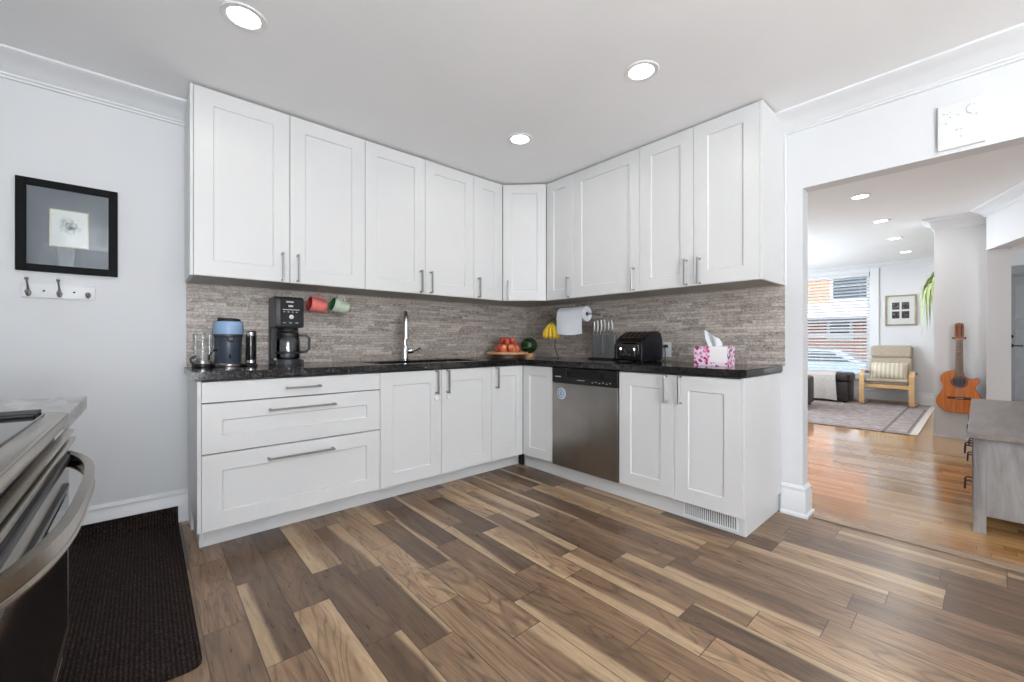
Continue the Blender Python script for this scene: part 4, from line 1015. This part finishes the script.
# mat: ribbed runner whose far end rides up the baseboard
b = MB()
pathm = [(1.735, 0.004), (2.0, 0.004), (2.5, 0.004), (2.9, 0.004), (3.03, 0.006), (3.09, 0.018), (3.115, 0.045), (3.120, 0.075), (3.122, 0.10)]
b.ribbon(pathm, 0.008, 'x', -0.55, 0.142, bev=0.0)
b.prism([(-0.55, 1.7355), (0.142, 1.7355), (0.138, 1.712), (0.126, 1.698), (0.105, 1.692), (-0.52, 1.692), (-0.54, 1.70)], 'z', 0.0003, 0.0079)
tag(b.build('door_mat', 'mat'), 'dark brown ribbed floor mat beside the stove running to the wall', 'mat')

# ------------------------------------------------------------------ stove and counter at left
SF = -0.125
t = thing('stove', 'stainless range with black glass top and curved oven handle', 'stove', (0, 0, 0))
Y0, Y1 = 0.595, 1.355
b = MB(); b.box(-0.78, Y0+0.004, 0.03, -0.165, Y1-0.004, 0.885); b.build('body', 'charcoal', t)
b = MB(); 
def rrect(x0, x1, y0, y1, r, n=6, only_front=True):
    pts = [(x0, y0), (x1-r, y0)]+[(x1-r+r*math.sin(a), y0+r-r*math.cos(a)) for a in [k*PI/2/n for k in range(1, n)]]+[(x1, y0+r), (x1, y1-r)]
    pts += [(x1-r+r*math.cos(a), y1-r+r*math.sin(a)) for a in [k*PI/2/n for k in range(1, n)]]+[(x1-r, y1), (x0, y1)]
    return pts
b.prism(rrect(-0.78, SF, Y0, Y1, 0.045), 'z', 0.890, 0.916, 0.006, seg=2); b.build('cooktop_frame', 'stove_steel', t)
b = MB(); b.prism(rrect(-0.75, SF-0.034, Y0+0.03, Y1-0.03, 0.02), 'z', 0.9155, 0.9195, 0.001); b.build('cooktop_glass', mat('ceramic_glass', (20, 20, 24), 0.08), t)
b = MB(); b.box(-0.75, Y1-0.110, 0.9193, SF-0.040, Y1-0.036, 0.9265, 0.002); b.build('cooktop_trim', 'panel_black', t)
b = MB(); b.box(-0.166, Y0+0.004, 0.838, SF-0.026, Y1-0.001, 0.890); b.build('vent_gap_shade', 'black', t)  # black box painting the shade behind the steel strips
b = MB(); b.prism([(-0.134, 0.868), (SF+0.003, 0.866), (SF+0.003, 0.872), (-0.134, 0.875)], 'y', Y0+0.004, Y1+0.004); b.prism([(-0.134, 0.850), (SF+0.005, 0.847), (SF+0.005, 0.853), (-0.134, 0.857)], 'y', Y0+0.002, Y1+0.010)
b.build('vent_strips', 'stove_steel', t)
# oven door: steel frame round a big dark glass
dz0, dz1 = 0.42, 0.842
od = MB(); od.box(-0.165, Y0+0.003, dz0, SF-0.004, Y1-0.001, dz1, 0.004)
dd = od.build('oven_door', 'stove_steel', t)
b = MB(); b.box(SF-0.008, Y0+0.05, dz0+0.035, SF-0.002, Y1-0.045, dz1-0.10, 0.002); b.build('door_glass', 'oven_glass', dd)
b = MB(); b.box(SF-0.006, Y0+0.02, dz1-0.028, SF+0.004, Y1-0.02, dz1-0.014, 0.002); b.box(SF-0.006, Y0+0.06, dz1-0.085, SF+0.002, Y1-0.06, dz1-0.075, 0.001); b.build('door_vents', 'charcoal', dd)
hp_ = []
yc = (Y0+Y1)/2; hw_ = 0.352
for k in range(33):
    q = -1+2*k/32
    bow = (1-abs(q)**3.2)
    hp_.append((SF-0.004+0.052*bow, yc+q*hw_, 0.818))
b = MB(); b.tube(hp_, 0.015, sq=(0.013, 0.020)); b.tube([(p[0]+0.001, p[1], p[2]-0.017) for p in hp_], 0.0068, 10); b.build('oven_handle', 'stove_steel', dd)
b = MB(); b.box(-0.165, Y0+0.004, 0.09, SF-0.028, Y1-0.004, dz0-0.008, 0.004); dw = b.build('warming_drawer', 'black_gloss', t)
b = MB(); b.box(-0.14, Y0+0.02, 0.375, SF-0.012, Y1-0.02, 0.388, 0.003); b.build('drawer_lip', 'stove_steel', dw)
for q in ((-0.7, Y0+0.06), (-0.7, Y1-0.06), (-0.22, Y0+0.06), (-0.22, Y1-0.06)):
    b = MB(); b.cyl((q[0], q[1], 0.0), 0.018, 0.032); b.build('foot', 'black', t)
t = thing('side_counter_unit', 'base unit tucked between the stove and the floor mat', 'base cabinet', (0, 0, 0))
b = MB(); b.box(-0.78, 1.365, 0.10, -0.30, 1.683, 0.871); b.build('carcass', 'cab', t)
b = MB(); shaker(b, 0.0, 0.10, 0.314, 0.765, fw=0.07); b.move(Matrix.Translation((-0.2795, 1.367, 0)) @ Matrix.Rotation(PI/2, 4, 'Z')); b.build('door', 'cab', t)
b = MB(); b.box(-0.72, 1.375, 0, -0.34, 1.68, 0.10); b.build('plinth', 'cab', t)
b = MB(); b.box(-0.78, 1.3605, 0.872, -0.130, 1.746, 0.910, 0.002); tag(b.build('worktop', 'laminate'), 'short grey marbled laminate worktop beyond the stove', 'countertop')

# ------------------------------------------------------------------ white plaque on the header
t = thing('wall_plaque', 'square white plaque with raised specks on the header over the opening', 'wall plaque', (WX, 0.0595, 2.0225), RT)
b = MB(); b.box(-0.079, -0.018, 0, 0.079, 0, 0.222, 0.002); b.build('panel', 'plaque', t)
b = MB()
for (px, pz, rr) in ((-0.058, 0.178, 0.006), (-0.045, 0.172, 0.004), (-0.036, 0.155, 0.0045), (-0.050, 0.130, 0.006), (-0.008, 0.158, 0.0045), (0.052, 0.142, 0.006), (-0.014, 0.085, 0.006), (0.000, 0.085, 0.004), (0.000, 0.050, 0.006), (0.045, 0.19, 0.004), (-0.036, 0.18, 0.004)):
    b.ball((px, -0.018, pz), rr*0.8, 1.0, 0.4, 0.8, 12)
b.tube([(0.032, -0.019, 0.195), (0.018, -0.019, 0.182), (0.020, -0.019, 0.160), (0.035, -0.019, 0.148)], 0.002, 6); b.build('specks', 'plaque_speck', t)

# ------------------------------------------------------------------ living room
# media console
t = thing('media_console', 'long weathered grey wooden console at the right edge', 'console', (3.45, 0.045, 0))
CH = 0.56
b = MB(); b.box(0, -0.46, CH-0.032, 2.06, 0.0, CH, 0.003); b.build('top', 'grey_wood_top', t)
b = MB(); b.box(0.03, -0.44, 0.10, 2.03, -0.03, CH-0.032, 0.002); b.build('body', 'grey_wood', t)
for (lx, ly) in ((0.022, -0.022), (2.038, -0.022), (0.022, -0.45), (2.038, -0.45)):
    sx = 1 if lx < 1 else -1; sy = -1 if ly > -0.2 else 1
    b = MB(); b.box(min(lx, lx+sx*0.045), min(ly, ly+sy*0.05), 0, max(lx, lx+sx*0.045), max(ly, ly+sy*0.05), CH-0.0325, 0.002); b.build('leg', 'grey_wood', t)
for k in range(3):
    xa = 0.075+k*0.64
    for (za, zb_, nm) in ((0.355, 0.518, 'drawer'), (0.115, 0.345, 'drawer')):
        b = MB(); b.box(xa, -0.030, za, xa+0.63, -0.018, zb_, 0.002); dd = b.build(nm, 'grey_wood', t)
        b = MB(); xm = xa+0.12 if k == 0 else xa+0.315; zm = (za+zb_)/2
        b.tube([(xm-0.05, -0.018, zm+0.024), (xm-0.05, 0.002, zm+0.026), (xm-0.05, 0.010, zm+0.02), (xm-0.045, 0.011, zm-0.022), (xm+0.045, 0.011, zm-0.022), (xm+0.05, 0.010, zm+0.02), (xm+0.05, 0.002, zm+0.026), (xm+0.05, -0.018, zm+0.024)], 0.0045, 8); b.build('handle', 'bronze', dd)

# guitar on the column
t = thing('guitar', 'orange classical guitar with cutaway hanging on the white column', 'guitar', (6.665, 0.142, 0.292), RT)
def smooth_closed(P, n=8):
    out = []; N = len(P)
    for i in range(N):
        p0, p1, p2, p3 = [Vector(P[(i+k-1) % N]) for k in range(4)]
        for j in range(n):
            s = j/n
            out.append(tuple(0.5*((2*p1)+(-p0+p2)*s+(2*p0-5*p1+4*p2-p3)*s*s+(-p0+3*p1-3*p2+p3)*s**3)))
    return out
outl = smooth_closed([(0.0, 0.0), (0.10, 0.012), (0.166, 0.075), (0.172, 0.15), (0.138, 0.225), (0.118, 0.275), (0.136, 0.325), (0.146, 0.365), (0.125, 0.385), (0.085, 0.372), (0.045, 0.395), (0.026, 0.445), (-0.03, 0.458), (-0.09, 0.448), (-0.135, 0.405), (-0.140, 0.345), (-0.122, 0.285), (-0.136, 0.225), (-0.172, 0.15), (-0.166, 0.075), (-0.10, 0.012)], 5)
b = MB(); b.prism(outl, 'y', -0.10, -0.01); b.build('body', 'guitar_side', t)
b = MB(); b.prism([(x*0.985, 0.003+z*0.987) for x, z in outl], 'y', -0.1022, -0.098); b.build('soundboard', 'cedar', t)
b = MB(); b.lathe([(0.045, -0.1035), (0.064, -0.1035), (0.064, -0.101), (0.045, -0.101), (0.045, -0.1035)], (0, 0, 0.335), 32, 'y', caps=False); b.build('rosette', 'rosette', t)
b = MB(); b.lathe([(0, -0.1026), (0.046, -0.1026), (0.046, -0.100)], (0, 0, 0.335), 32, 'y'); b.build('sound_hole', mat('hole_blue_black', (44, 44, 56), 0.5), t)
b = MB(); b.box(-0.088, -0.112, 0.150, 0.088, -0.1018, 0.176, 0.003); b.box(-0.04, -0.116, 0.159, 0.04, -0.110, 0.164, 0.001); b.build('bridge', 'guitar_side', t)
b = MB(); b.prism([(-0.031, 0.395), (0.031, 0.395), (0.026, 0.80), (-0.026, 0.80)], 'y', -0.108, -0.078, 0.003); nk = b.build('neck', 'neck', t)
b = MB(); b.prism([(-0.031, 0.385), (0.031, 0.385), (0.0265, 0.797), (-0.0265, 0.797)], 'y', -0.114, -0.1075); b.build('fingerboard', 'rosewood', nk)
b = MB()
for k in range(17):
    z = 0.797-0.62*(1-2**(-(k+1)/12.0)); b.box(-0.029, -0.1152, z-0.001, 0.029, -0.1135, z+0.001)
b.build('frets', 'brass', nk)
b = MB(); b.prism([(-0.028, 0.795), (0.028, 0.795), (0.036, 0.83), (0.035, 0.955), (0.022, 0.975), (0.010, 0.968), (0.0, 0.980), (-0.010, 0.968), (-0.022, 0.975), (-0.035, 0.955), (-0.036, 0.83)], 'y', -0.104, -0.084, 0.002); hd = b.build('headstock', 'neck', t)
b = MB()
for q in (-1, 1): b.box(q*0.016-0.005, -0.1055, 0.835, q*0.016+0.005, -0.0825, 0.945, 0.002)
b.build('head_slots', 'black', hd)
for q in (-1, 1):
    for k in range(3): b = MB(); zz = 0.853+k*0.036; b.tube([(q*0.036, -0.094, zz), (q*0.048, -0.094, zz)], 0.003, 6); b.ball((q*0.052, -0.094, zz), 0.008, 0.7, 1, 1, 10); b.build('tuning_peg', 'pot', hd)
b = MB(); b.box(-0.026, -0.116, 0.795, 0.026, -0.106, 0.801); b.box(-0.03, -0.117, 0.160, 0.03, -0.114, 0.164); b.build('nut', 'pot', hd)
b = MB()
for k in range(6): xx = -0.021+k*0.0084; b.tube([(xx*1.25, -0.1165, 0.162), (xx, -0.1165, 0.798)], 0.0006, 4)
b.build('strings', 'nickel', t)
t = thing('guitar_hanger', 'black wall hook holding the guitar by its headstock', 'hook', (6.67, 0.142, 1.10), RT)
b = MB(); b.box(-0.022, -0.012, -0.02, 0.022, 0, 0.03, 0.003); b.tube([(0, -0.01, 0.0), (0, -0.06, 0.0)], 0.006, 8)
for q in (-1, 1): b.tube([(0, -0.055, -0.001), (q*0.030, -0.066, -0.003), (q*0.044, -0.09, -0.003), (q*0.046, -0.125, 0.0), (q*0.046, -0.13, 0.012)], 0.006, 8)
b.build('yoke', 'black', t)

# hanging plant behind the column
t = thing('hanging_plant', 'long-leaved hanging plant half hidden behind the guitar column', 'plant', (7.50, 0.235, 0))
b = MB(); b.lathe([(0.05, 1.70), (0.075, 1.71), (0.095, 1.80), (0.10, 1.86), (0.09, 1.86), (0.085, 1.80), (0.0, 1.80)], n=24); b.build('pot', 'pot', t)
b = MB()
for k in range(3):
    a = k*2*PI/3; b.tube([(0.1*math.cos(a), 0.1*math.sin(a), 1.855), (0.02*math.cos(a), 0.02*math.sin(a), 2.25), (0, 0, 2.443)], 0.0025, 6)
b.build('cord', 'throw', t)
b = MB()
for k in range(46):
    a = random.uniform(0, 2*PI); ln_ = random.uniform(0.45, 0.95); out = random.uniform(0.10, 0.26); w_ = random.uniform(0.012, 0.022); up = random.uniform(0.05, 0.28)
    dx, dy = math.cos(a), math.sin(a); L1, R1 = [], []
    rows = []
    for i in range(9):
        s = i/8; rr = 0.03+out*math.sin(min(1, s*1.4)*PI/2)+0.03*s; zz = 1.82+up*math.sin(s*PI*0.8)*1.0-ln_*s**1.9*0.85
        ww = w_*(math.sin(PI*(0.12+0.88*s))**0.6 if s < 1 else 0.02)
        rows.append([(dx*rr-dy*ww, dy*rr+dx*ww, zz+0.004), (dx*rr, dy*rr, zz), (dx*rr+dy*ww, dy*rr-dx*ww, zz+0.004)])
    b.grid(rows)
b.build('leaves', 'leaf', t)

# framed photographs on the far wall
t = thing('photo_frame', 'champagne frame with four small dark photos beside the window', 'picture', (FX, 0.902, 1.602), RT)
b = MB(); frame(b, 0.203, 0.266, 0.028, 0.025); b.build('frame', 'champagne', t)
b = MB(); b.box(-0.176, -0.010, -0.239, 0.176, -0.002, 0.239); b.build('mat_board', 'mat_white', t)
for q in (-1, 1):
    for p in (-1, 1):
        b = MB(); b.box(q*0.062-0.048, -0.012, p*0.078-0.062, q*0.062+0.048, -0.009, p*0.078+0.062); b.build('photo', 'photo', t)
b = MB(); b.box(-0.176, -0.018, -0.239, 0.176, -0.016, 0.239); b.build('glass', 'pane', t)

# window blind
t = thing('window_blind', 'white slatted window blind let down over the living room window', 'blind', (FX-0.028, 0, 0))
y0, y1 = WIN[0]+0.008, WIN[1]-0.008
b = MB(); b.box(-0.004, y0, 2.25, 0.05, y1, 2.308, 0.003); b.build('head_rail', 'white_enamel', t)
b = MB(); zz = 2.225
while zz > 0.50:
    b.prism([(-0.002, zz-0.015), (0.022, zz+0.000), (0.046, zz+0.012), (0.046, zz+0.015), (0.022, zz+0.003), (-0.002, zz-0.012)], 'y', y0, y1); zz -= 0.060
b.build('slats', 'white_enamel', t)
b = MB(); b.box(0.0, y0, 0.455, 0.044, y1, 0.478, 0.003); b.build('bottom_rail', 'white_enamel', t)
b = MB()
for yy in (y0+0.12, (y0+y1)/2, y1-0.12): b.tube([(0.022, yy, 2.25), (0.022, yy, 0.478)], 0.0016, 6)
b.build('cords', 'white_enamel', t)

# armchair with bentwood frame
t = thing('armchair', 'beige cushioned armchair with pale bentwood frame by the window', 'armchair', (9.05, 1.012, 0.0115), RT)
def arc(cx, cz, r, a0, a1, n=6): return [(cx+r*math.cos(a0+(a1-a0)*k/n), cz+r*math.sin(a0+(a1-a0)*k/n)) for k in range(n+1)]
for q in (-1, 1):
    xa = q*0.305; b = MB()
    pth = [(0.62, 0.012), (0.045, 0.012)]+arc(0.045, 0.05, 0.038, -PI/2, -PI, 5)+[(0.0, 0.30), (0.002, 0.45)]+arc(0.06, 0.47, 0.06, PI, PI*0.62, 6)+[(0.20, 0.555), (0.42, 0.535), (0.58, 0.50)]
    b.ribbon(pth, 0.024, 'x', xa-0.032, xa+0.032); b.build('side_frame', 'wood_pale', t)
    b = MB(); b.ribbon([(0.05, 0.335), (0.25, 0.29), (0.45, 0.28), (0.55, 0.38), (0.66, 0.66), (0.76, 0.97)], 0.022, 'x', q*0.225-0.02, q*0.225+0.02); b.build('shell_rail', 'wood_pale', t)
for q in ((0.015, 0.285, 0.037, 0.345), (0.42, 0.24, 0.44, 0.29), (0.50, 0.018, 0.56, 0.035)):
    b = MB(); b.box(-0.274, q[0], q[1], 0.274, q[2], q[3], 0.003); b.build('cross_bar', 'wood_pale', t)
b = MB(); b.ribbon([(0.02, 0.385), (0.03, 0.40), (0.15, 0.385), (0.30, 0.36), (0.43, 0.355)], 0.085, 'x', -0.272, 0.272, bev=0.018); b.build('seat_cushion', 'beige', t)
b = MB(); b.ribbon([(0.44, 0.40), (0.50, 0.48), (0.56, 0.62), (0.605, 0.76)], 0.075, 'x', -0.272, 0.272, bev=0.018); b.build('back_cushion', 'beige', t)
b = MB(); b.ribbon([(0.610, 0.765), (0.645, 0.87), (0.672, 0.975)], 0.095, 'x', -0.272, 0.272, bev=0.03); b.build('head_cushion', 'beige', t)
t = thing('lumbar_cushion', 'cream striped rectangular cushion on the beige armchair', 'cushion', (9.05+0.40, 1.012, 0.566), 0, None, (math.radians(-22), 0, RT))
b = MB(); rows = []
for i in range(13):
    v_ = -1+2*i/12; r = []
    for j in range(17):
        u_ = -1+2*j/16; h_ = 0.065*(max(0, 1-abs(u_)**3))**0.5*(max(0, 1-abs(v_)**3))**0.5
        r.append((u_*0.235*(1-0.03*(1-abs(v_))), -h_, v_*0.145*(1-0.05*(1-abs(u_)))))
    rows.append(r)
b.grid(rows); b.grid([[(p[0], -p[1], p[2]) for p in r] for r in rows]); bmesh.ops.remove_doubles(b.bm, verts=b.bm.verts, dist=1e-5); bmesh.ops.recalc_face_normals(b.bm, faces=b.bm.faces); b.build('cover', 'pillow', t)

# ottoman, throw, sofa, rug
t = thing('ottoman', 'dark leather storage ottoman below the window', 'ottoman', (9.00, 1.49, 0))
b = MB(); b.box(0, 0, 0.035, 0.52, 0.95, 0.36, 0.012, seg=2); b.build('base', 'leather', t)
b = MB(); b.box(-0.02, -0.02, 0.362, 0.54, 0.97, 0.515, 0.05, seg=4); b.build('top_cushion', 'leather', t)
for q in ((0.05, 0.05), (0.47, 0.05), (0.05, 0.90), (0.47, 0.90)):
    b = MB(); b.cyl((q[0], q[1], 0.011), 0.025, 0.026); b.build('foot', 'black', t)
b = MB(); rows = []
for i in range(19):
    s = i/18*0.86; r = []
    for j in range(13):
        yy = 1.66+j/12*0.44
        if s < 0.34: px, pz = 9.44-s, 0.524+0.006*math.sin(j*1.3+i)
        elif s < 0.44: a = (s-0.34)/0.10*PI/2; px, pz = 9.10-0.0-0.145*math.sin(a)+0.0, 0.524-0.06*(1-math.cos(a))
        else: px, pz = 8.955-0.012*math.sin(j*1.1)*(s-0.44)*2-0.004, 0.464-(s-0.44)+0.03*math.sin(j/12*PI)*(s-0.44)
        r.append((px, yy-0.05*(s-0.3), pz))
    rows.append(r)
b.grid(rows, thick=0.006); tag(b.build('throw_blanket', 'throw'), 'pale taupe throw draped over the dark ottoman', 'throw')
t = thing('sofa', 'end of a dark leather sofa peeking from behind the wall end', 'sofa', (7.60, 1.83, 0))
b = MB(); b.box(0, 0.10, 0.05, 0.80, 1.55, 0.30, 0.02, seg=2); b.build('base', 'leather', t)
b = MB(); b.box(0.0, 0.0, 0.04, 0.80, 0.17, 0.50, 0.05, seg=4); b.build('armrest', 'leather', t)
b = MB(); b.box(0.03, 0.175, 0.302, 0.60, 1.55, 0.43, 0.04, seg=3); b.build('seat_cushion', 'leather', t)
b = MB(); b.box(0.58, 0.175, 0.302, 0.80, 1.55, 0.50, 0.06, seg=3); b.build('backrest', 'leather', t)
for q in ((0.06, 0.06), (0.74, 0.06), (0.06, 1.5), (0.74, 1.5)):
    b = MB(); b.cyl((q[0], q[1], 0.011), 0.022, 0.042); b.build('foot', 'black', t)
b = MB(); b.box(6.49, 0.46, 0.0005, 9.62, 2.9, 0.011, 0.003); tag(b.build('area_rug', 'rug'), 'muted grey-mauve bordered area rug in the living room', 'rug')

# ------------------------------------------------------------------ outside the window
GZ = -0.6
b = MB(); b.box(10.2, -8, GZ-0.2, 40, 14, GZ); struct('floor_street', b, 'asphalt', 'street outside the window')
t = thing('brick_house', 'orange brick house with white trim across the street', 'house', (20.0, 0, GZ))
b = MB(); b.box(0, -3, 0, 6, 9, 6.5); b.build('wall', 'brick', t)
b = MB(); b.box(-0.08, -3, 2.55, 0.0, 9, 3.15, 0.01); b.build('white_band', 'siding', t)
b = MB(); b.prism([(-1.2, 2.35), (0, 2.5), (0, 2.62), (-1.2, 2.47)], 'y', -3, 9); b.build('porch_roof', 'slate', t)
b = MB(); b.prism([(-0.5, 6.4), (6.5, 6.4), (3, 9.0)], 'y', -3.4, 9.4); b.build('roof', 'slate', t)
for (ya, yb_, za, zb_) in ((2.75, 3.75, 3.3, 4.25), (3.25, 3.85, 1.82, 2.38), (5.2, 6.2, 3.3, 4.4), (5.6, 6.4, 1.5, 2.4), (0.5, 1.5, 3.3, 4.4)):
    b = MB(); b.box(-0.07, ya-0.1, za-0.1, 0.02, yb_+0.1, za, 0.01); b.box(-0.07, ya-0.1, zb_, 0.02, yb_+0.1, zb_+0.1, 0.01); b.box(-0.07, ya-0.1, za, 0.02, ya, zb_, 0.01); b.box(-0.07, yb_, za, 0.02, yb_+0.1, zb_, 0.01); b.box(-0.05, ya, (za+zb_)/2-0.03, 0.02, yb_, (za+zb_)/2+0.03)
    w_ = b.build('window', 'siding', t)
    b = MB(); b.box(-0.03, ya, za, 0.01, yb_, zb_); b.build('pane', 'dark_glass', w_)
t = thing('parked_car', 'silver-blue parked car seen through the blind slats', 'car', (15.2, 1.2, GZ))
sidep = [(0.1, 0.28), (0.0, 0.55), (0.12, 0.82), (0.95, 0.98), (1.65, 1.42), (3.05, 1.46), (3.85, 1.02), (4.35, 0.94), (4.42, 0.5), (4.3, 0.28)]
b = MB(); b.prism([(p[0], p[1]) for p in sidep], 'x', 0, 1.75, 0.05, seg=2); b.build('body', 'car', t)
b = MB(); b.prism([(1.18, 1.02), (1.72, 1.36), (3.0, 1.39), (3.6, 1.02)], 'x', -0.006, 1.756); b.build('side_windows', 'dark_glass', t)
for (wy, wx) in ((0.85, 0.0), (3.5, 0.0), (0.85, 1.55), (3.5, 1.55)):
    b = MB(); b.lathe([(0, 0), (0.2, 0.0), (0.31, 0.0), (0.33, 0.03), (0.33, 0.19), (0.31, 0.21), (0, 0.21)], (wx-0.005, wy, 0.33), 26, 'x'); b.build('wheel', 'tyre', t)
